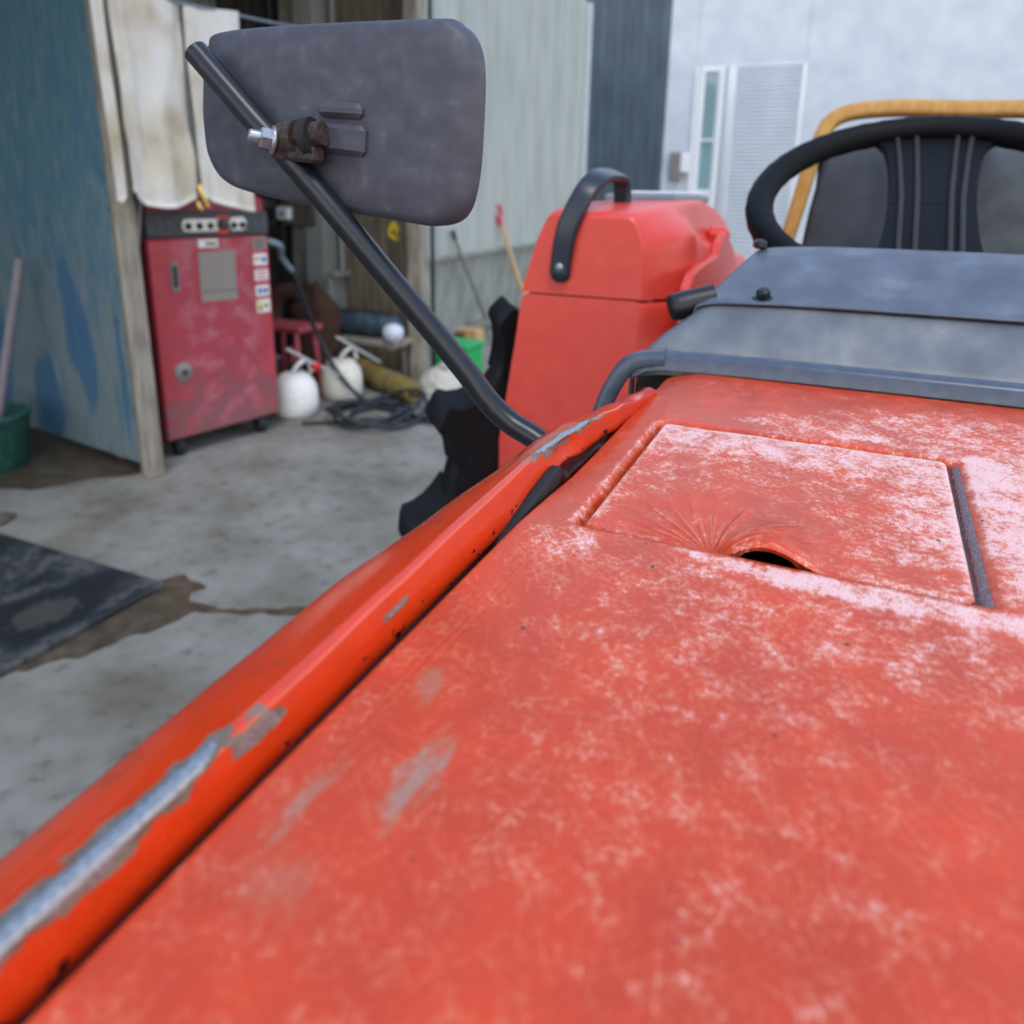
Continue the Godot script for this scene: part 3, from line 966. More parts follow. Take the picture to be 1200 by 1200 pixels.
func hood(t: Node3D) -> void:
	var sh := Shape.new()
	sh.uvf = hood_uv
	var inner := loop(-0.1495, 0.0890, -0.0130, 0.2078, 0.0085)
	var slope := loop(-0.1445, 0.0795, -0.0118, 0.2056, 0.006)
	var ledge := loop(-0.128, 0.066, -0.0020, 0.192, 0.004)
	var outer := loop(-0.1775, 0.34, -0.90, 0.372, 0.010)
	var rows := []
	var row := func(ring: PackedVector2Array, up: float) -> PackedVector3Array:
		var r := PackedVector3Array()
		for p in ring: r.append(on_hood(p.x, p.y, up - hood_drop(p.x, p.y)))
		return r
	rows.append(row.call(ledge, -0.030))
	rows.append(row.call(ledge, -0.0125))
	rows.append(row.call(slope, -0.0120))
	rows.append(row.call(slope, -0.0058))
	rows.append(row.call(loop(-0.1489, 0.0880, -0.0128, 0.2074, 0.008), -0.0006))
	for e in [[0.0, -0.0002], [0.004, 0.0], [0.02, 0.0], [0.08, 0.0], [0.2, 0.0], [0.35, 0.0], [0.5, 0.0], [0.65, 0.0], [0.8, 0.0], [0.9, 0.0], [0.97, 0.0], [1.0, 0.0]]:
		var ring := PackedVector2Array()
		for i in inner.size(): ring.append(inner[i].lerp(outer[i], e[0]))
		rows.append(row.call(ring, e[1]))
	for e in [[0.0015, -0.0005], [0.0026, -0.002], [0.003, -0.005], [0.003, -0.09]]:
		rows.append(row.call(loop(-0.1775 - e[0], 0.34 + e[0], -0.90 - e[0], 0.372 + e[0], 0.010 + e[0]), e[1]))
	sh.smooth(true)
	sh.grid(rows, false, true)
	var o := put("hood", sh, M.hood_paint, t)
	tag(o, "worn orange bonnet top with white peeling paint")
	# grit lying in the right groove and in the near left corner
	var gr := Shape.new()
	gr.smooth(true)
	var gn := noise(60.0, 3, 3)
	var bed := []
	for e in [[0.0735, -0.0105], [0.0765, -0.0098], [0.0790, -0.0070], [0.0806, -0.0046], [0.0826, -0.0034], [0.0846, -0.0024]]:
		var rw := PackedVector3Array()
		for k in 90:
			var s := lerpf(-0.0105, 0.2035, k / 89.0)
			rw.append(on_hood(e[0] + 0.0008 * gn.get_noise_2d(s * 3.0, e[0] * 20.0), s, e[1] + 0.0006 * gn.get_noise_2d(s * 7.0, e[0] * 9.0)))
		bed.append(rw)
	gr.grid(bed, true)
	var heap := []
	for e in [[-0.1448, -0.0060], [-0.1430, -0.0066], [-0.1405, -0.0078], [-0.138, -0.0090]]:
		var rw := PackedVector3Array()
		for k in 14:
			var s := lerpf(-0.0118, 0.006, k / 13.0)
			rw.append(on_hood(e[0], s, e[1] - 0.003 * (k / 13.0) + 0.0005 * gn.get_noise_2d(s * 7.0, e[0] * 9.0)))
		heap.append(rw)
	gr.grid(heap, true)
	tag(put("groove_grit", gr, M.grime, o), "", "", "", "stuff")
	# closed body under the bonnet
	var body := Shape.new()
	body.box(Vector3(0.08, 0.80, -0.20), Vector3(0.49, 0.34, 1.16), 0.02)
	body.box(Vector3(0.08, 0.58, -0.9), Vector3(0.30, 0.30, 1.9), 0.03)
	put("engine_body", body, M.engine_grey, t)

func lid_up(x: float, s: float) -> float:
	var up := -0.0008
	var d := s + 0.0098
	var b := minf(absf(x + 0.0295) / (0.0335 + 0.05 * d), 1.0)
	b = pow(0.5 + 0.5 * cos(PI * b), 0.9)
	up += b * lerp_keys([[0.0, 0.0098], [0.004, 0.0118], [0.010, 0.0122], [0.020, 0.0084], [0.035, 0.0034], [0.058, 0.0]], d)[0]
	var v := Vector2(x + 0.0605, s + 0.0085)
	var r := v.length()
	up -= 0.0034 * exp(-pow(r / 0.017, 2.0)) * (1.0 - b)
	up -= 0.0022 * exp(-pow(r / 0.05, 2.0)) * (1.0 - b)
	var a := rad_to_deg(atan2(v.y, v.x))
	for c in [[16.0, 0.8, 0.05], [33.0, 1.1, 0.05], [47.0, 1.5, 0.055], [56.0, 1.0, 0.05], [80.0, 1.3, 0.065], [98.0, 0.6, 0.06], [112.0, 1.0, 0.07], [126.0, 0.7, 0.07], [138.0, 0.9, 0.075], [150.0, 0.6, 0.07], [161.0, 0.7, 0.06], [171.0, 0.4, 0.05]]:
		var off := r * deg_to_rad(a - c[0])
		var wide := 0.0008 + 0.022 * r
		up += 0.0017 * c[1] * exp(-pow(off / wide, 2.0)) * sm(0.004, 0.016, r) * exp(-pow(r / c[2], 4.0))
	up += 0.00025 * sin(x * 95.0 + 2.0 * sin(s * 40.0)) * sin(s * 70.0)
	return up

func hood_lid(t: Node3D) -> void:
	var l := -0.1405
	var r := 0.0760
	var n := -0.0098
	var f := 0.2030
	var rad := 0.006
	var nx := 210
	var ny := 200
	var sh := Shape.new()
	sh.uvf = hood_uv
	sh.smooth(true)
	var flat := []
	for j in ny + 1:
		var row := PackedVector2Array()
		var vj := float(j) / ny
		vj = pow(vj, 1.35)
		for i in nx + 1:
			var p := Vector2(lerpf(l, r, float(i) / nx), lerpf(n, f, vj))
			var c := Vector2(clampf(p.x, l + rad, r - rad), clampf(p.y, n + rad, f - rad))
			var q := p - c
			if absf(q.x) > 1e-6 and absf(q.y) > 1e-6:
				q *= maxf(absf(q.x), absf(q.y)) / q.length()
			row.append(c + q)
		flat.append(row)
	var rows := []
	for j in ny + 1:
		var row3 := PackedVector3Array()
		for p in flat[j]:
			var edge := minf(minf(p.x - l, r - p.x), minf(p.y - n, f - p.y))
			var c := Vector2(clampf(p.x, l + rad, r - rad), clampf(p.y, n + rad, f - rad))
			var dc: float = rad - (p - c).length()
			if absf(p.x - c.x) > 1e-6 and absf(p.y - c.y) > 1e-6: edge = minf(edge, dc)
			var roll := 0.0016 * pow(1.0 - clampf(edge / 0.0022, 0.0, 1.0), 2.0)
			row3.append(on_hood(p.x, p.y, lid_up(p.x, p.y) - roll))
		rows.append(row3)
	sh.grid(rows, false)
	# turned-down rim
	var rim := []
	for i in nx: rim.append([0, i])
	for j in ny: rim.append([j, nx])
	for i in range(nx, 0, -1): rim.append([ny, i])
	for j in range(ny, 0, -1): rim.append([j, 0])
	var top := PackedVector3Array()
	var low := PackedVector3Array()
	var back := PackedVector3Array()
	for e in rim:
		var p3: Vector3 = rows[e[0]][e[1]]
		var p2: Vector2 = flat[e[0]][e[1]]
		var bump := sm(0.001, 0.006, lid_up(p2.x, p2.y)) if e[0] == 0 else 0.0
		top.append(p3)
		low.append(p3 - HOOD_UP * lerpf(0.0068, 0.0020, bump))
		var inward := (on_hood(-0.03, 0.1, 0) - p3).normalized() * 0.0015
		back.append(p3 - HOOD_UP * lerpf(0.0068, 0.0020, bump) + inward)
	sh.grid([low, top], true, true)
	sh.grid([back, low], true, true)
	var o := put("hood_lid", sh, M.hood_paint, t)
	tag(o, "square recessed bonnet lid, creased and bent up at its near edge")

func side_panel(t: Node3D) -> void:
	var keys := [
		[-0.90, -0.1868, -0.007, -0.1900, 0.020, -0.224, 0.010],
		[-0.32, -0.1868, -0.007, -0.1890, 0.020, -0.2235, 0.010],
		[-0.22, -0.1868, -0.007, -0.1900, 0.020, -0.2265, 0.010],
		[-0.15, -0.1873, -0.007, -0.1930, 0.020, -0.228, 0.010],
		[-0.05, -0.1880, -0.007, -0.1950, 0.020, -0.222, 0.010],
		[0.05, -0.1895, -0.003, -0.1960, 0.020, -0.215, 0.011],
		[0.085, -0.1900, -0.001, -0.1935, 0.019, -0.2145, 0.011],
		[0.125, -0.1870, -0.006, -0.1885, 0.018, -0.213, 0.010],
		[0.16, -0.1845, -0.006, -0.1840, 0.015, -0.207, 0.008],
		[0.20, -0.1810, -0.010, -0.1795, 0.011, -0.200, 0.005],
		[0.25, -0.1780, -0.013, -0.1745, 0.004, -0.191, 0.002],
		[0.30, -0.1750, -0.015, -0.1725, -0.002, -0.185, -0.001]]
	var uv := {}
	var rows := []
	for i in 110:
		var s := lerpf(-0.90, -0.40, i / 10.0) if i < 10 else lerpf(-0.40, 0.30, (i - 10) / 99.0)
		var k := lerp_keys(keys, s)
		var g := Vector2(k[0], k[1])
		var rd := Vector2(k[2], k[3])
		var sd := Vector2(k[4], k[5])
		# a shallow dent in the inner face where the panel was pushed in
		var dent := exp(-pow((s - 0.088) / 0.022, 2.0))
		var prof := []
		prof.append([Vector2(g.x - 0.020, g.y - 0.09), 0.0])
		prof.append([Vector2(g.x - 0.016, g.y - 0.03), 0.06])
		prof.append([Vector2(g.x - 0.006, g.y - 0.002), 0.12])
		prof.append([Vector2(g.x - 0.0006, g.y - 0.001), 0.14])
		prof.append([Vector2(g.x, g.y), 0.16])
		for m in 5:
			var q := g.lerp(rd, 0.10 + 0.68 * m / 4.0)
			q += Vector2(-0.0035, 0.0) * dent * sin(PI * (0.1 + 0.8 * m / 4.0))
			prof.append([q, 0.19 + 0.19 * m / 4.0])
		var a := g.lerp(rd, 0.78)
		var b := rd.lerp(sd, 0.20)
		for m in range(1, 7):
			var u := m / 7.0
			prof.append([a * (1 - u) * (1 - u) + rd * 2 * u * (1 - u) + b * u * u, 0.38 + 0.16 * u])
		for m in 6:
			var u := m / 5.0
			prof.append([b.lerp(sd, u) + Vector2(0, 0.0012 * sin(PI * u)), 0.54 + 0.30 * u])
		prof.append([sd + Vector2(-0.0022, -0.0012), 0.87])
		prof.append([sd + Vector2(-0.0034, -0.0045), 0.90])
		prof.append([sd + Vector2(-0.004, -0.02), 0.94])
		prof.append([sd + Vector2(-0.004, -0.30), 1.0])
		var row := PackedVector3Array()
		for e in prof:
			var p := on_hood(e[0].x, s, e[0].y)
			uv[p] = Vector2((s + 0.46) / 0.80, e[1])
			row.append(p)
		rows.append(row)
	var sh := Shape.new()
	sh.uvf = func(p: Vector3) -> Vector2: return uv[p]
	sh.smooth(true)
	sh.grid(rows, true)
	var o := put("side_panel", sh, M.side_paint, t)
	tag(o, "glossy orange side panel with a ridge worn to bare metal")
	# torn rubber seal poking out of the gap
	var sl := Shape.new()
	var path := curve([on_hood(-0.1865, -0.040, -0.014), on_hood(-0.1862, 0.0, -0.008), on_hood(-0.1862, 0.03, -0.004), on_hood(-0.1870, 0.052, -0.0025), on_hood(-0.1872, 0.060, -0.002)], 5)
	sl.sweep(path, round_rect(0.010, 0.016, 0.003, 3), Vector3.UP, PackedFloat32Array([0.5, 0.6, 0.7, 0.75, 0.8, 0.8, 0.85, 0.85, 0.9, 0.9, 0.9, 0.9, 0.9, 0.9, 0.9, 0.9, 0.9, 0.9, 0.9, 0.9, 0.9]))
	tag(put("rubber_seal", sl, M.rubber, o), "torn black rubber seal in the gap")

func cowl(t: Node3D) -> void:
	# front trim, lower tier and upper tier across the tractor; x0 and x1 are the ends of each station
	var span := func(prof: Array, crown: float, inset: float, n: int) -> Array:
		var rows := []
		for e in prof:                                   # [z, y, left end]
			var row := PackedVector3Array()
			var left: float = e[2]
			var right := 0.16 - left
			for i in n + 1:
				var u := float(i) / n
				var x := lerpf(left, right, u)
				var edge := minf(u, 1.0 - u)
				row.append(Vector3(x, e[1] - crown * pow(absf(2.0 * u - 1.0), 4.0) - inset * pow(1.0 - clampf(edge / 0.05, 0.0, 1.0), 2.0), e[0]))
			# ends turn down
			row.insert(0, row[0] + Vector3(-0.004, -0.012, 0)); row.insert(0, row[0] + Vector3(-0.002, -0.16, 0))
			row.append(row[row.size() - 1] + Vector3(0.004, -0.012, 0)); row.append(row[row.size() - 1] + Vector3(0.002, -0.16, 0))
			rows.append(row)
		return rows
	var tr := Shape.new()
	tr.smooth(true)
	var arc := []
	for k in 11:
		var a := PI * (-0.42 + 1.0 * k / 10.0)
		arc.append([-0.818 - 0.013 * sin(a), 1.0765 + 0.0125 * cos(a) - (0.010 if k == 0 else 0.0), -0.218])
	arc.reverse()
	tr.grid(span.call(arc, 0.004, 0.010, 40), true)
	# the trim's wrapped end that drops beside the bonnet
	tr.sweep(curve([Vector3(-0.185, 1.078, -0.818), Vector3(-0.216, 1.073, -0.816), Vector3(-0.232, 1.060, -0.812), Vector3(-0.246, 1.030, -0.806), Vector3(-0.256, 0.99, -0.80)], 5), round_rect(0.026, 0.020, 0.007, 4))
	tag(put("cowl_trim", tr, M.cowl_trim, t), "smooth slate-blue trim strip behind the bonnet")
	var lo := Shape.new()
	lo.smooth(true)
	var p_lo := [[-0.826, 1.06, -0.216], [-0.829, 1.0835, -0.215], [-0.838, 1.0915, -0.212], [-0.86, 1.1055, -0.200], [-0.88, 1.118, -0.186], [-0.894, 1.1270, -0.174], [-0.902, 1.1318, -0.171], [-0.93, 1.136, -0.166], [-0.94, 1.10, -0.166]]
	lo.grid(span.call(p_lo, 0.004, 0.004, 60), false)
	tag(put("dash_apron", lo, M.cowl_worn, t), "scuffed grey lower dash cover")
	var up := Shape.new()
	up.smooth(true)
	var p_up := [[-0.93, 1.140, -0.165], [-0.905, 1.1335, -0.1705], [-0.8985, 1.1345, -0.173], [-0.8985, 1.1370, -0.173], [-0.9005, 1.1380, -0.172], [-0.910, 1.1405, -0.170], [-0.94, 1.1530, -0.160], [-0.98, 1.170, -0.147], [-1.02, 1.1855, -0.135], [-1.043, 1.1925, -0.129], [-1.052, 1.193, -0.128], [-1.058, 1.188, -0.128], [-1.060, 1.16, -0.128], [-1.06, 1.0, -0.128]]
	up.grid(span.call(p_up, 0.006, 0.003, 60), false)
	tag(put("dash_cover", up, M.cowl, t), "weathered grey upper dash cover")
	var base := Shape.new()
	base.box(Vector3(0.08, 0.93, -0.94), Vector3(0.36, 0.20, 0.22), 0.02)
	base.box(Vector3(0.08, 0.86, -1.0), Vector3(0.16, 0.4, 0.16), 0.02)
	put("dash_column", base, M.black_steel, t)
	# flanged hex bolt
	var bn := Vector3(0, 0.91, 0.41).normalized()
	var bp := Vector3(-0.1005, 1.1375, -0.9125)
	var bo := Shape.new()
	bo.lathe(PackedVector2Array([Vector2(0.0, 0.0), Vector2(0.0118, 0.0), Vector2(0.0122, 0.0016), Vector2(0.0105, 0.0032), Vector2(0.0075, 0.0042), Vector2(0.0, 0.0045)]), bp, bn, 24)
	var hexa := PackedVector2Array()
	for k in 6: hexa.append(Vector2(cos(TAU * k / 6), sin(TAU * k / 6)) * 0.0078)
	var bx := Vector3.RIGHT
	var by := bn.cross(bx)
	bo.slab(hexa, bp + bn * 0.0125, bx, by, 0.0105, 0.0009)
	bo.lathe(PackedVector2Array([Vector2(0.0072, 0.0), Vector2(0.0066, 0.0014), Vector2(0.0, 0.0008)]), bp + bn * 0.0118, bn, 6)
	tag(put("cowl_bolt", bo, M.arm_black, t), "flanged hex bolt on the dash seam")
	# round black knob at the left end of the seam
	var kn := Shape.new()
	var ax := Vector3(-0.86, -0.28, 0.36).normalized()
	kn.lathe(PackedVector2Array([Vector2(0.0155, -0.03), Vector2(0.0165, 0.0), Vector2(0.0170, 0.012), Vector2(0.0165, 0.020), Vector2(0.0145, 0.0245), Vector2(0.0105, 0.0265), Vector2(0.0, 0.027)]), Vector3(-0.184, 1.127, -0.918), ax, 28)
	tag(put("rocker_knob", kn, M.knob_black, t), "round black knob beside the dash")
	var bl := Shape.new()
	bl.box(Vector3(-0.127, 1.192, -1.052), Vector3(0.014, 0.012, 0.03), 0.003, Basis(Vector3.UP, 0.3))
	put("cowl_clip", bl, M.knob_black, t)

func steering(t: Node3D) -> void:
	var c := Vector3(0.08, 1.25, -1.335)
	var tilt := deg_to_rad(28.5)
	var ax := Vector3(1, 0, 0)
	var ay := Vector3(0, sin(tilt), -cos(tilt))           # away from the camera and up
	var nn := ax.cross(ay).normalized()
	var r := 0.247
	var sh := Shape.new()
	sh.smooth(true)
	var rows := []
	for k in 96:
		var a := TAU * k / 96
		var dir := ax * cos(a) + ay * sin(a)
		var row := PackedVector3Array()
		var grip := 0.0215 + 0.0006 * cos(a * 40.0)
		for j in 16:
			var b := TAU * j / 16
			row.append(c + dir * (r + grip * cos(b)) + nn * (grip * sin(b)))
		rows.append(row)
	rows.append(rows[0])
	sh.grid(rows, false, true)
	var w := put("steering_wheel", sh, M.wheel_black, t)
	tag(w, "black steering wheel rim")
	# broad spokes that flare into the rim, each with raised ribs; and the hub
	for k in 2:
		var a := PI / 2 + PI * k
		var dir := ax * cos(a) + ay * sin(a)
		var side := nn.cross(dir)
		var sp := Shape.new()
		var pts := PackedVector2Array()
		for e in [[0.0, 0.060], [0.08, 0.062], [0.15, 0.068], [0.19, 0.076], [0.215, 0.088], [0.232, 0.108], [0.242, 0.135]]: pts.append(Vector2(e[0], -e[1]))
		for e in [[0.242, 0.135], [0.232, 0.108], [0.215, 0.088], [0.19, 0.076], [0.15, 0.068], [0.08, 0.062], [0.0, 0.060]]: pts.append(Vector2(e[0], e[1]))
		sp.slab(pts, c - nn * 0.006, dir, nn.cross(dir), 0.012, 0.002)
		for off in ([-0.048, -0.030, 0.024, 0.050] if k == 0 else []):
			var rb := Shape.new()
			rb.tube(PackedVector3Array([c - nn * 0.004 - dir * 0.16 + side * off * 0.8, c - nn * 0.004 + dir * 0.02 + side * off * 0.85, c - nn * 0.004 + dir * 0.14 + side * off, c - nn * 0.004 + dir * 0.228 + side * off * 1.15]), 0.0046, 8)
			put("spoke_rib", rb, M.spoke_rib, w)
		put("spoke", sp, M.wheel_black, w)
	var hub := Shape.new()
	hub.lathe(PackedVector2Array([Vector2(0.0, -0.04), Vector2(0.03, -0.04), Vector2(0.036, -0.02), Vector2(0.036, -0.006), Vector2(0.03, -0.002), Vector2(0.0, 0.0)]), c - nn * 0.01, nn, 24)
	put("hub", hub, M.wheel_black, w)
	var col := Shape.new()
	col.tube(PackedVector3Array([c - nn * 0.04, Vector3(0.08, 1.05, -1.16)]), 0.022, 12)
	put("steering_column", col, M.black_steel, t)

func cushion(poly: PackedVector2Array, o: Vector3, ax: Vector3, ay: Vector3, depth: float, puff: float) -> Shape:
	# a pad with a rounded rim: nested outlines that rise towards the middle
	var sh := Shape.new()
	var c := Vector2()
	for p in poly: c += p
	c /= poly.size()
	var n := ax.cross(ay).normalized()
	var rows := []
	for e in [[1.0, -depth], [1.0, -puff], [0.985, -puff * 0.5], [0.95, -puff * 0.15], [0.88, 0.0], [0.6, puff * 0.25], [0.25, puff * 0.35], [0.0, puff * 0.38]]:
		var row := PackedVector3Array()
		for p in poly:
			var q: Vector2 = c + (p - c) * e[0]
			row.append(o + ax * q.x + ay * q.y + n * e[1])
		rows.append(row)
	sh.smooth(true)
	sh.grid(rows, Geometry2D.is_polygon_clockwise(poly), true)
	return sh

func seat(t: Node3D) -> void:
	var base := Shape.new()
	base.box(Vector3(0.08, 0.86, -1.66), Vector3(0.44, 0.10, 0.44), 0.03)
	base.box(Vector3(0.08, 0.66, -1.72), Vector3(0.34, 0.34, 0.36), 0.03)
	var s := put("seat", base, M.seat_dark, t)
	tag(s, "dark grey operator seat behind the steering wheel")
	var left := curve2([Vector2(-0.145, 0.93), Vector2(-0.132, 1.15), Vector2(-0.118, 1.27), Vector2(-0.095, 1.36), Vector2(-0.03, 1.385), Vector2(0.035, 1.37), Vector2(0.052, 1.32), Vector2(0.052, 1.12), Vector2(0.045, 0.93)], 5)
	tag(put("backrest_panel", cushion(left, Vector3(0, 0, -1.80), Vector3.RIGHT, Vector3.UP, 0.05, 0.02), M.seat_dark, s), "dark slate backrest panel")
	var right := curve2([Vector2(0.135, 0.93), Vector2(0.15, 1.15), Vector2(0.165, 1.27), Vector2(0.185, 1.345), Vector2(0.25, 1.372), Vector2(0.36, 1.375), Vector2(0.42, 1.34), Vector2(0.43, 1.15), Vector2(0.42, 0.93)], 5)
	tag(put("backrest_panel", cushion(right, Vector3(0, 0, -1.76), Vector3.RIGHT, Vector3.UP, 0.06, 0.03), M.seat_grey, s), "lighter grey rounded backrest panel")
	var mid := Shape.new()
	mid.box(Vector3(0.13, 1.14, -1.86), Vector3(0.50, 0.46, 0.05), 0.02)
	put("backrest_shell", mid, M.wheel_black, s)
	var yf := Shape.new()
	yf.sweep(curve([Vector3(-0.205, 0.86, -1.80), Vector3(-0.176, 1.08, -1.80), Vector3(-0.150, 1.22, -1.80), Vector3(-0.122, 1.36, -1.81), Vector3(-0.09, 1.415, -1.82), Vector3(0.0, 1.43, -1.83), Vector3(0.14, 1.425, -1.83), Vector3(0.30, 1.42, -1.83), Vector3(0.40, 1.40, -1.82), Vector3(0.45, 1.25, -1.81), Vector3(0.46, 0.86, -1.80)], 6), round_rect(0.034, 0.03, 0.008, 3))
	tag(put("seat_frame", yf, M.yellow_frame, s), "ochre yellow frame round the backrest")

func fender(t: Node3D) -> void:
	var outline := func(k: Array, y0: float, upper: bool, inset: float) -> PackedVector3Array:
		# k: z, outer x at y = 1.07, top-left, top-right, E, F, G
		var z: float = k[0]
		var pts := []
		if upper:
			pts = [Vector2(k[1], y0), Vector2(k[1] + 0.006, 1.10), Vector2(k[1] + 0.030, 1.178), Vector2(k[2].x, k[2].y), Vector2(k[3].x, k[3].y), Vector2(k[4].x, k[4].y), Vector2(k[5].x, k[5].y), Vector2(k[6], y0)]
		else:
			pts = [Vector2(k[1] - 0.068, 0.60), Vector2(k[1] - 0.040, 0.80), Vector2(k[1] - 0.012, 0.98), Vector2(k[1], y0), Vector2(k[6], y0), Vector2(k[6] - 0.004, 0.98), Vector2(k[6] - 0.01, 0.80), Vector2(k[6] - 0.015, 0.60)]
		# rounded corners, the same count everywhere
		var c := Vector2((k[1] + k[6]) / 2, 1.12 if upper else 0.85)
		var out := PackedVector3Array()
		for i in pts.size():
			var p: Vector2 = pts[i]
			if i == 0 or i == pts.size() - 1:
				p -= (p - c) * Vector2(1, 0) * inset
				out.append(Vector3(p.x, p.y, z))
				continue
			var a: Vector2 = p + (pts[i - 1] - p).limit_length(0.016).limit_length((pts[i - 1] - p).length() * 0.45)
			var b: Vector2 = p + (pts[i + 1] - p).limit_length(0.016).limit_length((pts[i + 1] - p).length() * 0.45)
			for m in 5:
				var u := m / 4.0
				var q: Vector2 = a * (1 - u) * (1 - u) + p * 2 * u * (1 - u) + b * u * u
				q -= (q - c).normalized() * inset * 0.2
				out.append(Vector3(q.x, maxf(q.y, y0) if upper else minf(q.y, y0), z))
		return out
	var st := [
		[-1.300, -0.573, Vector2(-0.522, 1.214), Vector2(-0.368, 1.209), Vector2(-0.349, 1.163), Vector2(-0.347, 1.150), -0.347],
		[-1.3015, -0.5735, Vector2(-0.5225, 1.2175), Vector2(-0.367, 1.213), Vector2(-0.347, 1.165), Vector2(-0.345, 1.152), -0.345],
		[-1.306, -0.574, Vector2(-0.5225, 1.221), Vector2(-0.3655, 1.217), Vector2(-0.344, 1.166), Vector2(-0.341, 1.154), -0.341],
		[-1.315, -0.574, Vector2(-0.522, 1.2245), Vector2(-0.364, 1.2205), Vector2(-0.338, 1.169), Vector2(-0.334, 1.157), -0.334],
		[-1.36, -0.574, Vector2(-0.520, 1.232), Vector2(-0.360, 1.229), Vector2(-0.308, 1.180), Vector2(-0.303, 1.168), -0.302],
		[-1.41, -0.574, Vector2(-0.520, 1.235), Vector2(-0.356, 1.234), Vector2(-0.286, 1.188), Vector2(-0.281, 1.174), -0.280],
		[-1.43, -0.574, Vector2(-0.520, 1.236), Vector2(-0.352, 1.236), Vector2(-0.300, 1.200), Vector2(-0.281, 1.166), -0.280],
		[-1.50, -0.574, Vector2(-0.520, 1.237), Vector2(-0.336, 1.240), Vector2(-0.308, 1.198), Vector2(-0.281, 1.152), -0.280],
		[-1.56, -0.574, Vector2(-0.520, 1.238), Vector2(-0.330, 1.243), Vector2(-0.322, 1.170), Vector2(-0.281, 1.148), -0.280],
		[-1.70, -0.576, Vector2(-0.522, 1.238), Vector2(-0.328, 1.243), Vector2(-0.322, 1.165), Vector2(-0.281, 1.140), -0.280],
		[-1.90, -0.60, Vector2(-0.54, 1.225), Vector2(-0.335, 1.225), Vector2(-0.33, 1.15), Vector2(-0.285, 1.12), -0.283],
		[-2.20, -0.64, Vector2(-0.60, 1.19), Vector2(-0.36, 1.19), Vector2(-0.35, 1.12), Vector2(-0.30, 1.09), -0.295]]
	var o: MeshInstance3D
	for upper in [true, false]:
		var rows := []
		for k in st: rows.append(outline.call(k, 1.0745 if upper else 1.0715, upper, 0.0))
		var sh := Shape.new()
		sh.smooth(true)
		sh.grid(rows, true)
		sh.smooth(false)
		sh.fan(rows[0], Vector3(0, 0, 1))
		sh.fan(rows[rows.size() - 1], Vector3(0, 0, -1))
		if upper:
			o = put("fender", sh, M.fender_red, t)
			tag(o, "red moulded rear fender with a black grab handle")
		else:
			put("fender_skirt", sh, M.fender_red, o)
	# dark joint between the two mouldings
	var jt := Shape.new()
	jt.box(Vector3(-0.45, 1.073, -1.75), Vector3(0.235, 0.02, 0.86), 0.002)
	put("joint_strip", jt, M.fender_red, o)
	# lever guide along the inner edge, a stepped plate with a slot behind it
	var lg := Shape.new()
	var pl := PackedVector2Array()
	for e in [[1.30, 1.0], [1.30, 1.098], [1.34, 1.122], [1.40, 1.130], [1.565, 1.140], [1.580, 1.160], [1.625, 1.180], [1.645, 1.180], [1.75, 1.146], [1.82, 1.10], [1.82, 1.0]]: pl.append(Vector2(e[0], e[1]))
	lg.slab(pl, Vector3(-0.266, 0, 0), Vector3(0, 0, -1), Vector3.UP, 0.014, 0.004)
	lg.box(Vector3(-0.30, 1.165, -1.735), Vector3(0.05, 0.05, 0.035), 0.012, Basis(Vector3.RIGHT, 0.3))
	lg.box(Vector3(-0.296, 1.150, -1.53), Vector3(0.036, 0.03, 0.03), 0.009)
	put("lever_guide", lg, M.fender_red, o)
	# pad on top
	var pd := Shape.new()
	pd.box(Vector3(-0.43, 1.243, -1.72), Vector3(0.15, 0.022, 0.34), 0.006)
	tag(put("fender_pad", pd, M.pad_grey, o), "grey pad on top of the fender")
	var pw := Shape.new()
	pw.box(Vector3(-0.42, 1.2565, -1.74), Vector3(0.10, 0.006, 0.24), 0.002)
	tag(put("pad_sheet", pw, M.pad_white, o), "pale sheet lying on the pad")
	# grab handle
	var gh := Shape.new()
	var path := curve([Vector3(-0.496, 1.112, -1.293), Vector3(-0.494, 1.135, -1.292), Vector3(-0.484, 1.192, -1.290), Vector3(-0.463, 1.245, -1.300), Vector3(-0.452, 1.272, -1.325), Vector3(-0.448, 1.283, -1.36), Vector3(-0.441, 1.285, -1.41), Vector3(-0.437, 1.281, -1.437), Vector3(-0.435, 1.262, -1.448), Vector3(-0.434, 1.215, -1.45)], 5)
	gh.sweep(path, round_rect(0.038, 0.015, 0.005, 4), Vector3(0, 0, 1))
	gh.lathe(PackedVector2Array([Vector2(0.0, 0.006), Vector2(0.014, 0.0055), Vector2(0.0185, 0.002), Vector2(0.019, -0.004)]), Vector3(-0.496, 1.115, -1.2925), Vector3(0, 0, 1), 24)
	tag(put("grab_handle", gh, M.handle_black, o), "black grab handle bar")
	var sc := Shape.new()
	sc.lathe(PackedVector2Array([Vector2(0.0, 0.0035), Vector2(0.006, 0.003), Vector2(0.0085, 0.0), Vector2(0.0105, -0.0005), Vector2(0.0108, -0.003)]), Vector3(-0.4955, 1.124, -1.2855), Vector3(0, 0, 1), 20)
	put("handle_screw", sc, M.zinc, o)

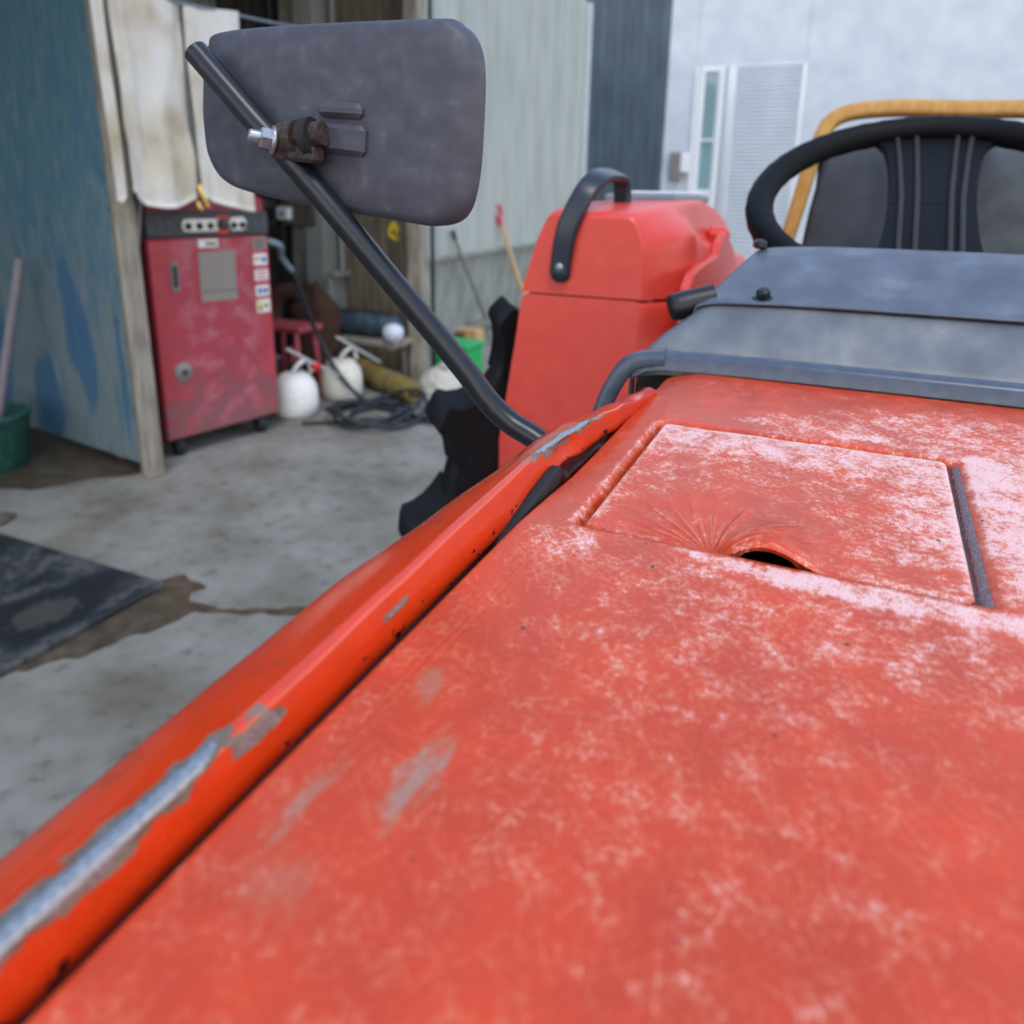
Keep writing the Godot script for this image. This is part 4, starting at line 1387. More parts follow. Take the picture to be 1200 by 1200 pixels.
func rear_tyre(t: Node3D) -> void:
	# a steered tyre with tall, widely set lugs; local x is its axle (outwards), z points ahead
	var o := Node3D.new()
	o.name = "lugged_tyre"
	o.transform = Transform3D(Basis(Vector3(-0.906, 0, -0.42), Vector3.UP, Vector3(-0.42, 0, 0.906)).scaled_local(Vector3(1.0, 0.96, 0.96)), Vector3(-0.459, 0.578, -1.633))
	t.add_child(o, true)
	tag(o, "black tyre with tall paddy lugs")
	var hw := 0.060
	var ty := Shape.new()
	ty.lathe(PackedVector2Array([Vector2(0.30, 0.0), Vector2(0.42, 0.002), Vector2(0.500, 0.004), Vector2(0.515, 0.008), Vector2(0.52, hw * 0.4), Vector2(0.515, hw * 0.8), Vector2(0.500, hw), Vector2(0.42, hw), Vector2(0.30, hw * 0.8)]), Vector3.ZERO, Vector3.RIGHT, 72)
	put("carcass", ty, M.tyre, o)
	var rimm := Shape.new()
	rimm.lathe(PackedVector2Array([Vector2(0.0, -0.03), Vector2(0.12, -0.03), Vector2(0.22, -0.04), Vector2(0.305, -0.05), Vector2(0.305, 0.05), Vector2(0.22, 0.0), Vector2(0.0, 0.0)]), Vector3.ZERO, Vector3.RIGHT, 40)
	put("wheel_disc", rimm, M.yellow_frame, o)
	var count := 15
	var lug := Shape.new()
	lug.smooth(true)
	var rows := []
	for i in 7:
		var u := i / 6.0
		var x := lerpf(0.004, hw * 1.15, u)
		var sh := 0.05 * (u - 0.5)
		var top := 0.602 - 0.012 * pow(absf(u - 0.5) * 2.0, 4.0)
		var row := PackedVector3Array()
		for e in [[-0.185, 0.505], [-0.130, 0.521], [-0.090, 0.538], [-0.060, 0.562], [-0.047, 0.588], [-0.040, top - 0.003], [-0.030, top], [0.030, top], [0.040, top - 0.003], [0.047, 0.588], [0.060, 0.562], [0.090, 0.538], [0.130, 0.521], [0.185, 0.505]]:
			var b: float = e[0] * 0.95 + sh
			row.append(Vector3(x, sin(b) * e[1], cos(b) * e[1]))
		rows.append(row)
	lug.grid(rows, true)
	lug.smooth(false)
	lug.fan(rows[0], Vector3(-1, 0, 0))
	lug.fan(rows[6], Vector3(1, 0, 0))
	var mesh := lug.done()
	for k in count:
		var l := MeshInstance3D.new()
		l.name = numbered("tread_lug", o)
		l.mesh = mesh
		l.material_override = M.tyre
		l.rotation.x = -deg_to_rad(5.0) - TAU * k / count
		o.add_child(l, true)
	var hb := Shape.new()
	hb.box(Vector3(-0.30, 0.60, -1.56), Vector3(0.62, 0.14, 0.16), 0.03)
	put("axle_housing", hb, M.black_steel, t)

func mirror(t: Node3D) -> void:
	var arm := Shape.new()
	var pts := curve([Vector3(-0.545, 1.362, -0.532), Vector3(-0.487, 1.306, -0.534), Vector3(-0.452, 1.272, -0.538), Vector3(-0.378, 1.185, -0.557), Vector3(-0.312, 1.104, -0.577), Vector3(-0.286, 1.072, -0.582), Vector3(-0.266, 1.055, -0.585), Vector3(-0.243, 1.044, -0.586), Vector3(-0.222, 1.030, -0.586), Vector3(-0.214, 0.99, -0.586), Vector3(-0.212, 0.90, -0.586)], 8)
	arm.tube(pts, 0.0106, 18)
	var a := put("mirror_arm", arm, M.arm_black, t)
	tag(a, "bent black tube arm carrying the mirror")
	var outline := curve2([Vector2(-0.572, 1.330), Vector2(-0.574, 1.303), Vector2(-0.571, 1.277), Vector2(-0.554, 1.256), Vector2(-0.516, 1.2445), Vector2(-0.430, 1.2325), Vector2(-0.365, 1.2255), Vector2(-0.327, 1.2225), Vector2(-0.304, 1.2315), Vector2(-0.294, 1.257), Vector2(-0.290, 1.298), Vector2(-0.290, 1.350), Vector2(-0.306, 1.374), Vector2(-0.34, 1.380), Vector2(-0.53, 1.384), Vector2(-0.562, 1.370)], 6)
	var mh := cushion(outline, Vector3(0, 0, -0.554), Vector3.RIGHT, Vector3.UP, 0.022, 0.012)
	tag(put("mirror_housing", mh, M.mirror_back, a), "scuffed grey back of the mirror housing")
	var gl := Shape.new()
	var g := PackedVector2Array()
	for p in outline: g.append(Vector2(-0.432, 1.305) + (p - Vector2(-0.432, 1.305)) * 0.94)
	var flip := PackedVector2Array()
	for p in g: flip.append(Vector2(-p.x, p.y))
	gl.slab(flip, Vector3(0, 0, -0.578), Vector3.LEFT, Vector3.UP, 0.006, 0.001)
	put("mirror_glass", gl, M.aluminium, a)
	# raised mounting plate on the back and the rusty clamp with its bolt
	var pl := Shape.new()
	pl.box(Vector3(-0.410, 1.291, -0.549), Vector3(0.052, 0.024, 0.012), 0.004, Basis(Vector3.FORWARD, 0.10))
	pl.box(Vector3(-0.408, 1.313, -0.549), Vector3(0.044, 0.012, 0.012), 0.004, Basis(Vector3.FORWARD, 0.06))
	put("mounting_plate", pl, M.mirror_back, a)
	var cl := Shape.new()
	cl.box(Vector3(-0.452, 1.286, -0.531), Vector3(0.016, 0.030, 0.020), 0.005, Basis(Vector3.FORWARD, 0.72))
	cl.tube(PackedVector3Array([Vector3(-0.458, 1.290, -0.532), Vector3(-0.451, 1.2905, -0.5315), Vector3(-0.438, 1.2915, -0.531)]), 0.0138, 22, PackedFloat32Array([0.9, 1.0, 1.0]))
	cl.tube(PackedVector3Array([Vector3(-0.438, 1.2925, -0.532), Vector3(-0.416, 1.2945, -0.534)]), 0.0098, 18)
	cl.box(Vector3(-0.4375, 1.279, -0.533), Vector3(0.034, 0.014, 0.018), 0.003, Basis(Vector3.FORWARD, 0.1))
	tag(put("clamp", cl, M.rusty, a), "rusty mirror clamp")
	var bt := Shape.new()
	var bax := Vector3(-0.62, 0.18, 0.76).normalized()
	var hexa := PackedVector2Array()
	for k in 6: hexa.append(Vector2(cos(TAU * k / 6), sin(TAU * k / 6)) * 0.0092)
	var bx := bax.cross(Vector3.UP).normalized()
	var bp := Vector3(-0.4615, 1.2895, -0.519)
	bt.slab(hexa, bp + bax * 0.006, bx, bax.cross(bx), 0.010, 0.001)
	bt.lathe(PackedVector2Array([Vector2(0.0, 0.0155), Vector2(0.0045, 0.015), Vector2(0.0054, 0.0135), Vector2(0.0056, 0.0)]), bp, bax, 16)
	bt.lathe(PackedVector2Array([Vector2(0.0, -0.003), Vector2(0.0118, -0.003), Vector2(0.0118, -0.006), Vector2(0.0, -0.006)]), bp, bax, 20)
	tag(put("clamp_bolt", bt, M.zinc, a), "galvanised bolt and nut")
	var ca := Shape.new()
	ca.tube(PackedVector3Array([Vector3(-0.432, 1.291, -0.531), Vector3(-0.424, 1.292, -0.532)]), 0.0155, 18)
	put("rubber_ring", ca, M.rubber, a)

# ---------------------------------------------------------------- things in and before the bay
func label_plate(w: float, h: float, at: Transform3D, mat: Material, called: String, parent: Node, r := 0.004) -> MeshInstance3D:
	var s := Shape.new()
	s.xf = at
	s.slab(round_rect(w, h, r, 3), Vector3(0, 0, 0.0015), Vector3.RIGHT, Vector3.UP, 0.003, 0.0005)
	return put(called, s, mat, parent)

func washer() -> void:
	# box 0.65 wide, 0.62 deep, front plane from (-2.879,-2.435) to (-2.772,-3.052)
	var w := thing("pressure_washer", "faded red pressure washer cabinet on casters with black control panel and warning labels", "washer", Vector3(-2.880, 0, -2.425))
	var d := Vector3(0.1693, 0, -0.9856)          # across the front, to the right in the picture
	var n := Vector3(0.9856, 0, 0.1693)           # out of the front
	w.basis = Basis(d, Vector3.UP, n)             # local: x across, y up, z out
	var bd := Shape.new()
	bd.box(Vector3(0.325, 0.595, -0.31), Vector3(0.65, 1.01, 0.60), 0.012)
	put("body", bd, M.washer_side, w)
	var tp := Shape.new()
	tp.box(Vector3(0.325, 1.16, -0.30), Vector3(0.655, 0.10, 0.60), 0.02)
	put("hood_cover", tp, M.washer_side, w)
	var do := Shape.new()
	do.uvf = func(p: Vector3) -> Vector2: return Vector2(p.x / 0.65, 1.0 - (p.y - 0.075) / 0.95)
	do.box(Vector3(0.325, 0.5575, -0.004), Vector3(0.646, 0.93, 0.022), 0.006)
	var door := put("cabinet_door", do, M.washer_red, w)
	var cp := Shape.new()
	cp.box(Vector3(0.325, 1.087, 0.0), Vector3(0.655, 0.115, 0.03), 0.008)
	var con := put("control_panel", cp, M.washer_black, w)
	# the white legend with its row of black switches and the red dial
	label_plate(0.20, 0.056, Transform3D(Basis(), Vector3(0.275, 1.082, 0.0155)), M.label_white, "legend_plate", con, 0.02)
	label_plate(0.095, 0.062, Transform3D(Basis(), Vector3(0.472, 1.085, 0.0155)), M.label_white, "legend_plate", con, 0.024)
	for x in [0.205, 0.262, 0.320, 0.448, 0.496]:
		var sw := Shape.new()
		sw.lathe(PackedVector2Array([Vector2(0.0, 0.016), Vector2(0.010, 0.015), Vector2(0.014, 0.008), Vector2(0.017, 0.0)]), Vector3(x, 1.078, 0.017), Vector3(0, 0, 1), 16)
		put("switch", sw, M.knob_black, con)
	label_plate(0.062, 0.085, Transform3D(Basis(), Vector3(0.385, 1.083, 0.0155)), M.signal_red, "dial_plate", con, 0.012)
	var di := Shape.new()
	di.lathe(PackedVector2Array([Vector2(0.0, 0.022), Vector2(0.020, 0.020), Vector2(0.025, 0.012), Vector2(0.026, 0.0)]), Vector3(0.385, 1.083, 0.017), Vector3(0, 0, 1), 20)
	put("dial", di, M.washer_black, con)
	# door fittings
	var lt := Shape.new()
	lt.box(Vector3(0.118, 0.855, 0.008), Vector3(0.040, 0.135, 0.012), 0.004)
	put("latch_plate", lt, M.lock_grey, door)
	var l2 := Shape.new()
	l2.box(Vector3(0.118, 0.857, 0.013), Vector3(0.022, 0.100, 0.010), 0.003)
	put("latch_pull", l2, M.knob_black, door)
	label_plate(0.20, 0.235, Transform3D(Basis(Vector3.BACK, -0.012), Vector3(0.345, 0.842, 0.0085)), M.label_dirty, "dirty_notice", door)
	label_plate(0.19, 0.004, Transform3D(Basis(Vector3.BACK, -0.02), Vector3(0.345, 0.772, 0.0105)), M.label_ink, "notice_rule", door, 0.001)
	label_plate(0.105, 0.038, Transform3D(Basis(), Vector3(0.305, 0.998, 0.0085)), M.label_white, "maker_label", door)
	label_plate(0.060, 0.018, Transform3D(Basis(), Vector3(0.318, 0.996, 0.0100)), M.lock_grey, "label_mark", door)
	# column of five small stickers with their marks
	var y := 0.985
	for k in 5:
		var hh: float = [0.062, 0.058, 0.056, 0.054, 0.066][k]
		var st := label_plate(0.080, hh, Transform3D(Basis(), Vector3(0.593, y, 0.0085)), M.label_white if k != 0 else M.label_dirty, "warning_sticker", door)
		st.name = numbered("warning_sticker", door) if k else "warning_sticker"
		var ink: Material = [M.label_ink, M.label_blue, M.label_red, M.label_blue, M.label_ink][k]
		if k == 1 or k == 3:
			var b := Shape.new()
			for cx in ([0.612] if k == 1 else [0.578, 0.612]):
				b.lathe(PackedVector2Array([Vector2(0.0, 0.0), Vector2(0.015, 0.0), Vector2(0.015, -0.001)]), Vector3(cx, y, 0.0107), Vector3(0, 0, 1), 16)
			put("sticker_mark", b, ink, door)
			if k == 1: label_plate(0.026, 0.012, Transform3D(Basis(), Vector3(0.574, y + 0.004, 0.0102)), M.label_red, "sticker_mark", door)
		elif k == 4:
			label_plate(0.026, 0.05, Transform3D(Basis(), Vector3(0.572, y, 0.0102)), M.label_yellow, "sticker_mark", door)
			label_plate(0.020, 0.014, Transform3D(Basis(), Vector3(0.570, y - 0.014, 0.0112)), M.label_ink, "sticker_mark", door)
			label_plate(0.024, 0.028, Transform3D(Basis(), Vector3(0.608, y, 0.0102)), M.label_dirty, "sticker_mark", door)
		else:
			for j in 3:
				label_plate(0.062 - 0.012 * (j % 2), 0.007, Transform3D(Basis(), Vector3(0.593, y + 0.016 - 0.016 * j, 0.0102)), ink, "sticker_mark", door, 0.002)
		y -= 0.078
	var cap := Shape.new()
	cap.lathe(PackedVector2Array([Vector2(0.0, 0.010), Vector2(0.020, 0.009), Vector2(0.034, 0.004), Vector2(0.045, 0.003), Vector2(0.047, 0.0)]), Vector3(0.115, 0.410, 0.007), Vector3(0, 0, 1), 24)
	tag(put("drain_cap", cap, M.lock_grey, door), "round grey cap low on the door")
	var cap2 := Shape.new()
	cap2.lathe(PackedVector2Array([Vector2(0.0, 0.014), Vector2(0.014, 0.012), Vector2(0.017, 0.008)]), Vector3(0.115, 0.410, 0.007), Vector3(0, 0, 1), 16)
	put("cap_centre", cap2, plain("cap_dark", rgb(78, 40, 46), 0.6), door)
	var sk := Shape.new()
	sk.box(Vector3(0.325, 0.095, -0.33), Vector3(0.60, 0.02, 0.50), 0.004)
	put("base_frame", sk, M.black_steel, w)
	for e in [[0.075, -0.035], [0.55, -0.035], [0.075, -0.55], [0.55, -0.55]]:
		var ca := Shape.new()
		ca.lathe(PackedVector2Array([Vector2(0.0, -0.022), Vector2(0.040, -0.022), Vector2(0.046, -0.014), Vector2(0.046, 0.014), Vector2(0.040, 0.022), Vector2(0.0, 0.022)]), Vector3(e[0], 0.046, e[1]), Vector3(1, 0, 0.25), 20)
		ca.box(Vector3(e[0], 0.082, e[1] - 0.005), Vector3(0.06, 0.012, 0.05), 0.003)
		put("caster", ca, M.rubber, w)

func cloth_piece(called: String, label: String, path_top: Array, path_low: Array, folds: float, sag: float, seed_no: int, group := "") -> Node3D:
	# a hanging cloth between an upper line and a lower hem, two faces 4 mm apart
	var o := thing(called, label, "cloth", Vector3(), group)
	var top := curve(path_top, 60)
	var low := curve(path_low, 12)
	var n := low.size()
	var nz := noise(1.0, seed_no, 2)
	var f := []
	var b := []
	for j in 31:
		var v := j / 30.0
		var r1 := PackedVector3Array()
		var r2 := PackedVector3Array()
		for i in n:
			var u := float(i) / (n - 1)
			var p: Vector3 = top[roundi(u * (top.size() - 1))].lerp(low[i], v)
			var wave := sin(u * 11.0 + v * 1.6 + nz.get_noise_2d(u * 1.4, v * 1.2) * 2.5) * folds * (0.35 + 0.65 * v)
			wave += folds * 0.8 * nz.get_noise_2d(u * 1.2, v * 0.8)
			p += Vector3(0.985, 0, 0.17) * wave
			p.y -= sag * sin(PI * u) * v
			r1.append(p + Vector3(0.004, 0, 0.0007))
			r2.append(p)
		f.append(r1); b.append(r2)
	var sh := Shape.new()
	sh.smooth(true)
	sh.grid(f, true)
	sh.grid(b, false)
	sh.grid([f[30], b[30]], false)
	var l := PackedVector3Array(); var l2 := PackedVector3Array(); var q := PackedVector3Array(); var q2 := PackedVector3Array()
	for j in 31:
		l.append(f[j][0]); l2.append(b[j][0]); q.append(f[j][n - 1]); q2.append(b[j][n - 1])
	sh.grid([l, l2], true)
	sh.grid([q, q2], false)
	put("fabric", sh, M.cloth, o)
	var hem := Shape.new()
	var path := PackedVector3Array()
	for i in n: path.append((f[30][i] + b[30][i]) * 0.5)
	hem.tube(path, 0.005, 6)
	put("hem", hem, M.cloth, o)
	return o

func jug(label: String, at: Vector3, mat: Material, red: bool, lean: float) -> void:
	var j := thing("sprayer_jug", label, "jug", at, "sprayer jugs")
	var b := Shape.new()
	b.lathe(PackedVector2Array([Vector2(0.0, 0.0), Vector2(0.105, 0.0), Vector2(0.122, 0.012), Vector2(0.128, 0.06), Vector2(0.126, 0.14), Vector2(0.115, 0.19), Vector2(0.085, 0.235), Vector2(0.045, 0.255), Vector2(0.032, 0.26), Vector2(0.032, 0.285), Vector2(0.0, 0.287)]), Vector3.ZERO, Vector3.UP, 32)
	put("tank", b, mat, j)
	var c := Shape.new()
	c.lathe(PackedVector2Array([Vector2(0.040, 0.262), Vector2(0.042, 0.268), Vector2(0.042, 0.295), Vector2(0.030, 0.305), Vector2(0.0, 0.306)]), Vector3.ZERO, Vector3.UP, 20)
	put("cap", c, M.knob_black, j)
	var h := Shape.new()
	h.tube(curve([Vector3(0.03, 0.26, 0.05), Vector3(0.06, 0.31, 0.02), Vector3(0.05, 0.31, -0.06), Vector3(0.05, 0.24, -0.09)], 6), 0.012, 10)
	put("carry_handle", h, mat, j)
	var wd := Shape.new()
	wd.tube(PackedVector3Array([Vector3(0.10, 0.42 + lean, 0.16), Vector3(0.135, 0.20, -0.22)]), 0.008, 8)
	put("spray_wand", wd, M.clear_tube, j)
	if red:
		var rv := Shape.new()
		rv.box(Vector3(0.115, 0.285, -0.05), Vector3(0.045, 0.04, 0.06), 0.010)
		put("trigger", rv, M.signal_red, j)

func bay_things() -> void:
	washer()
	var ln := Shape.new()
	ln.tube(curve([Vector3(-2.69, 2.02, -2.06), Vector3(-2.64, 1.965, -2.36), Vector3(-2.60, 1.96, -2.62), Vector3(-2.62, 2.02, -3.4), Vector3(-2.635, 2.2, -4.29)], 8), 0.006, 8)
	tag(put("clothes_line", ln, M.hose_grey), "thin line strung between the bay posts above the cloths", "line")
	cloth_piece("hanging_cloth", "wide stained white cloth with rounded hem hanging above the red cabinet", [Vector3(-2.665, 1.985, -2.205), Vector3(-2.645, 1.96, -2.33), Vector3(-2.622, 1.96, -2.495)], [Vector3(-2.675, 1.235, -2.205), Vector3(-2.660, 1.185, -2.27), Vector3(-2.650, 1.168, -2.34), Vector3(-2.637, 1.176, -2.42), Vector3(-2.625, 1.205, -2.495)], 0.022, 0.0, 3, "cloths on the line")
	cloth_piece("hanging_cloth", "white cloth with brown spots hanging beside the mirror, right of the brass clip", [Vector3(-2.612, 1.96, -2.50), Vector3(-2.60, 1.965, -2.64), Vector3(-2.585, 1.98, -2.78)], [Vector3(-2.612, 1.215, -2.505), Vector3(-2.598, 1.175, -2.64), Vector3(-2.578, 1.150, -2.77)], 0.012, 0.0, 5, "cloths on the line")
	cloth_piece("hanging_cloth", "narrow pale cloth strip hanging against the grey end post", [Vector3(-2.70, 1.99, -2.145), Vector3(-2.69, 1.985, -2.165), Vector3(-2.68, 1.98, -2.185)], [Vector3(-2.690, 1.20, -2.155), Vector3(-2.683, 1.19, -2.17), Vector3(-2.677, 1.215, -2.19)], 0.004, 0.0, 9, "cloths on the line")
	var cl := thing("brass_clip", "brass clip hanging at the seam between the white cloths", "clip", Vector3(-2.606, 1.19, -2.495))
	var c1 := Shape.new()
	c1.tube(curve([Vector3(0, 0.07, 0), Vector3(0.008, 0.03, -0.006), Vector3(0.012, -0.02, -0.026)], 5), 0.010, 10)
	put("clip_body", c1, M.brass, cl)
	var c2 := Shape.new()
	c2.tube(curve([Vector3(0.0, 0.0, 0.012), Vector3(0.006, -0.02, 0.014), Vector3(0.008, -0.03, 0.002)], 4), 0.009, 8)
	put("clip_jaw", c2, M.brass, cl)

	# leaning board behind the end post
	var lb := Shape.new()
	lb.sweep(PackedVector3Array([Vector3(-3.14, 0.0, -2.36), Vector3(-2.815, 1.26, -2.36)]), PackedVector2Array([Vector2(0.03, -0.01), Vector2(0.03, 0.01), Vector2(-0.03, 0.01), Vector2(-0.03, -0.01)]), Vector3.BACK)
	tag(put("narrow_board", lb, M.stick_wood), "narrow pale board leaning in the gap behind the grey end post", "board")

	# bucket and stick
	var bk := thing("bucket", "dark green plastic bucket with scuffed side before the blue partition", "bucket", Vector3(-3.50, 0, -2.02))
	var bs := Shape.new()
	bs.lathe(PackedVector2Array([Vector2(0.0, 0.02), Vector2(0.110, 0.02), Vector2(0.142, 0.255), Vector2(0.150, 0.262), Vector2(0.156, 0.256), Vector2(0.156, 0.240), Vector2(0.147, 0.235), Vector2(0.146, 0.205), Vector2(0.142, 0.20), Vector2(0.118, 0.004), Vector2(0.112, 0.0), Vector2(0.0, 0.0)]), Vector3.ZERO, Vector3.UP, 40)
	put("shell", bs, M.bucket_green, bk)
	var ba := Shape.new()
	ba.tube(curve([Vector3(-0.156, 0.24, 0), Vector3(-0.13, 0.19, 0.10), Vector3(0.0, 0.17, 0.165), Vector3(0.13, 0.19, 0.10), Vector3(0.156, 0.24, 0)], 6), 0.004, 8)
	put("bail_handle", ba, M.black_steel, bk)
	var sk := Shape.new()
	sk.tube(PackedVector3Array([Vector3(-3.545, 0.03, -2.02), Vector3(-3.50, 0.40, -2.10), Vector3(-3.455, 0.72, -2.17), Vector3(-3.425, 0.93, -2.215)]), 0.021, 12)
	tag(put("stick", sk, M.stick_wood), "pale wooden stick standing in the green bucket", "stick")

	# bay interior
	jug("white round sprayer jug with red trigger beside the red cabinet", Vector3(-2.870, 0, -3.32), M.jug_white, true, 0.0)
	jug("cream round sprayer jug further back among the hoses", Vector3(-2.860, 0, -3.74), M.jug_cream, false, 0.0)
	var sb := thing("switch_box", "small white switch box on the dark beam beside the cabinet", "switch", Vector3(-3.70, 1.09, -4.23))
	var s1 := Shape.new()
	s1.box(Vector3(0.045, 0, 0), Vector3(0.10, 0.085, 0.05), 0.008)
	put("cover", s1, M.white_paint, sb)
	var s2 := Shape.new()
	s2.lathe(PackedVector2Array([Vector2(0.0, 0.012), Vector2(0.014, 0.010), Vector2(0.018, 0.0)]), Vector3(0.05, 0, 0.025), Vector3(0.3, 0, 1), 16)
	put("button", s2, M.lock_grey, sb)
	var s3 := Shape.new()
	s3.box(Vector3(-0.06, -0.002, 0), Vector3(0.09, 0.075, 0.05), 0.006)
	put("relay", s3, M.knob_black, sb)
	var s4 := Shape.new()
	s4.box(Vector3(0.03, 0.0, -0.045), Vector3(0.5, 0.16, 0.05), 0.006)
	put("backing_board", s4, M.dark_wood, sb)
	# workbench trestle, red jack, brown coat
	var tb := thing("trestle", "low faded red trestle stand beside the white jug", "stand", Vector3(-3.13, 0, -3.60))
	var t1 := Shape.new()
	t1.box(Vector3(0.0, 0.45, 0), Vector3(0.34, 0.035, 0.22), 0.006)
	put("top", t1, M.jack_red, tb)
	for e in [[-0.12, 0.08], [0.12, 0.08], [-0.12, -0.08], [0.12, -0.08]]:
		var l := Shape.new()
		l.tube(PackedVector3Array([Vector3(e[0], 0.44, e[1]), Vector3(e[0] * 1.25, 0.0, e[1] * 1.2)]), 0.018, 10)
		put("leg", l, M.jack_red, tb)
	var t2 := Shape.new()
	t2.lathe(PackedVector2Array([Vector2(0.0, 0.0), Vector2(0.05, 0.0), Vector2(0.055, 0.05), Vector2(0.03, 0.09), Vector2(0.03, 0.30), Vector2(0.0, 0.31)]), Vector3(0.02, 0.03, 0.0), Vector3.UP, 18)
	put("jack_post", t2, M.jack_red, tb)
	var coat := thing("brown_coat", "dark brown work coat draped over the trestle behind the hose", "coat", Vector3(-3.24, 0, -3.98))
	var ct := Shape.new()
	ct.smooth(true)
	var rows := []
	var nz := noise(1.0, 21, 3)
	for j in 25:
		var v := j / 24.0
		var row := PackedVector3Array()
		for i in 36:
			var a := TAU * i / 36
			var r := lerpf(0.05, 0.165, sm(0.0, 0.25, v)) * (1.0 + 0.25 * nz.get_noise_2d(cos(a) * 1.4 + 3.0, sin(a) * 1.4 + v * 1.1)) * (1.0 - 0.16 * v)
			row.append(Vector3(cos(a) * r * 1.15, 0.66 - 0.63 * v + 0.02 * sin(a * 3.0), sin(a) * r * 0.8))
		rows.append(row)
	ct.grid(rows, true, true)
	ct.fan(rows[0], Vector3.UP)
	put("coat_body", ct, M.brown_cloth, coat)
	var sl := Shape.new()
	sl.tube(curve([Vector3(-0.05, 0.62, 0.08), Vector3(-0.17, 0.60, 0.12), Vector3(-0.22, 0.48, 0.13), Vector3(-0.21, 0.36, 0.14)], 6), 0.055, 12)
	put("sleeve", sl, M.brown_cloth, coat)

	# shelf on brackets with a blue bag and a pale bowl
	var sf := thing("shelf", "rough plank shelf under the blue tool bag", "shelf", Vector3(-2.93, 0.30, -4.16))
	var b1 := Shape.new()
	b1.box(Vector3(0, 0, 0), Vector3(0.56, 0.035, 0.26), 0.005)
	put("plank", b1, M.old_wood, sf)
	for x in [-0.22, 0.20]:
		var br := Shape.new()
		br.box(Vector3(x, -0.03, -0.02), Vector3(0.04, 0.03, 0.24), 0.004)
		br.box(Vector3(x, -0.15, -0.10), Vector3(0.04, 0.27, 0.03), 0.004)
		put("bracket", br, M.old_wood, sf)
	var bag := thing("tool_bag", "dusty blue tool bag lying on the plank shelf", "bag", Vector3(-2.97, 0.319, -4.17))
	var g := Shape.new()
	g.smooth(true)
	rows = []
	for i in 21:
		var u := i / 20.0
		var k := sqrt(sin(PI * clampf(u, 0.02, 0.98)))
		var row := PackedVector3Array()
		for j in 20:
			var a := TAU * j / 20
			row.append(Vector3(lerpf(-0.25, 0.25, u), 0.078 + 0.078 * sin(a) * lerpf(0.75, 1.0, k), 0.095 * cos(a) * lerpf(0.7, 1.0, k)) + Vector3(0, 0.008 * sin(u * 17.0), 0))
		rows.append(row)
	g.grid(rows, false, true)
	g.fan(rows[0], Vector3.LEFT); g.fan(rows[20], Vector3.RIGHT)
	put("bag_body", g, M.blue_bag, bag)
	var zp := Shape.new()
	zp.tube(curve([Vector3(-0.22, 0.157, 0.02), Vector3(0, 0.165, 0.02), Vector3(0.22, 0.157, 0.02)], 6), 0.006, 8)
	put("zip", zp, M.knob_black, bag)
	var bw := Shape.new()
	bw.lathe(PackedVector2Array([Vector2(0.0, 0.0), Vector2(0.035, 0.0), Vector2(0.062, 0.03), Vector2(0.068, 0.062), Vector2(0.062, 0.09), Vector2(0.035, 0.112), Vector2(0.0, 0.118)]), Vector3(-2.685, 0.319, -4.06), Vector3.UP, 24)
	tag(put("pale_float", bw, plain("pale_blue", rgb(196, 204, 220), 0.5)), "pale round plastic float on the shelf beside the post", "float")
	var yt := thing("tape_roll", "bright yellow tape bundle hanging on the bay's plywood side near the post", "tape", Vector3(-2.86, 1.0, -4.36))
	for k in 3:
		var ring := Shape.new()
		var pp := []
		for i in 8: pp.append(Vector3(0.035 * cos(TAU * i / 8), 0.05 * sin(TAU * i / 8), 0.0))
		var cc := curve(pp, 3, true)
		cc.append(cc[0])
		ring.xf = Transform3D(Basis(Vector3.UP, 0.5 * k - 0.4) * Basis(Vector3.BACK, 0.6 * k), Vector3(0.012 * k, -0.012 * k, 0.0))
		ring.tube(cc, 0.010, 8)
		put("loop", ring, M.yellow_tape, yt)

	# long ochre sack, pale sack, green crate by the post
	var oc := thing("ochre_bundle", "ochre rolled tarpaulin lying on the floor beside the bay post", "tarpaulin", Vector3(-2.66, 0, -4.0))
	var ob := Shape.new()
	ob.tube(curve([Vector3(-0.38, 0.13, -0.14), Vector3(-0.18, 0.085, -0.05), Vector3(0.05, 0.075, 0.06), Vector3(0.27, 0.070, 0.17)], 6), 0.072, 14, PackedFloat32Array([0.7, 0.85, 0.95, 1.0, 1.05, 1.0, 0.95, 1.0, 1.05, 1.05, 1.0, 0.95, 1.0, 1.0, 1.0, 1.0, 0.95, 0.9, 0.8]))
	put("roll", ob, M.ochre, oc)
	for x in [[-0.18, 0.085, -0.05], [0.05, 0.075, 0.06]]:
		var ot := Shape.new()
		ot.lathe(PackedVector2Array([Vector2(0.074, -0.012), Vector2(0.079, 0.0), Vector2(0.074, 0.012)]), Vector3(x[0], x[1], x[2]), Vector3(0.88, 0, 0.47), 18)
		put("binding_cord", ot, M.dark_wood, oc)
	var sa := thing("pale_sack", "crumpled pale grey sack on the floor at the foot of the bay post", "sack", Vector3(-2.36, 0, -4.10))
	var sx := Shape.new()
	sx.smooth(true)
	rows = []
	for j in 19:
		var v := j / 18.0
		var row := PackedVector3Array()
		for i in 30:
			var a := TAU * i / 30
			var r := (0.145 * sqrt(maxf(0.0, 1.0 - pow(v, 2.2))) + 0.004) * (1.0 + 0.22 * nz.get_noise_3d(cos(a) * 2.2, sin(a) * 2.2, v * 2.6))
			row.append(Vector3(cos(a) * r, 0.185 * v, sin(a) * r))
		rows.append(row)
	sx.grid(rows, false, true)
	put("sack_body", sx, M.pale_sack, sa)
	var sn := Shape.new()
	sn.tube(curve([Vector3(-0.02, 0.16, 0.01), Vector3(0.03, 0.20, 0.02), Vector3(0.07, 0.19, 0.03)], 5), 0.02, 10)
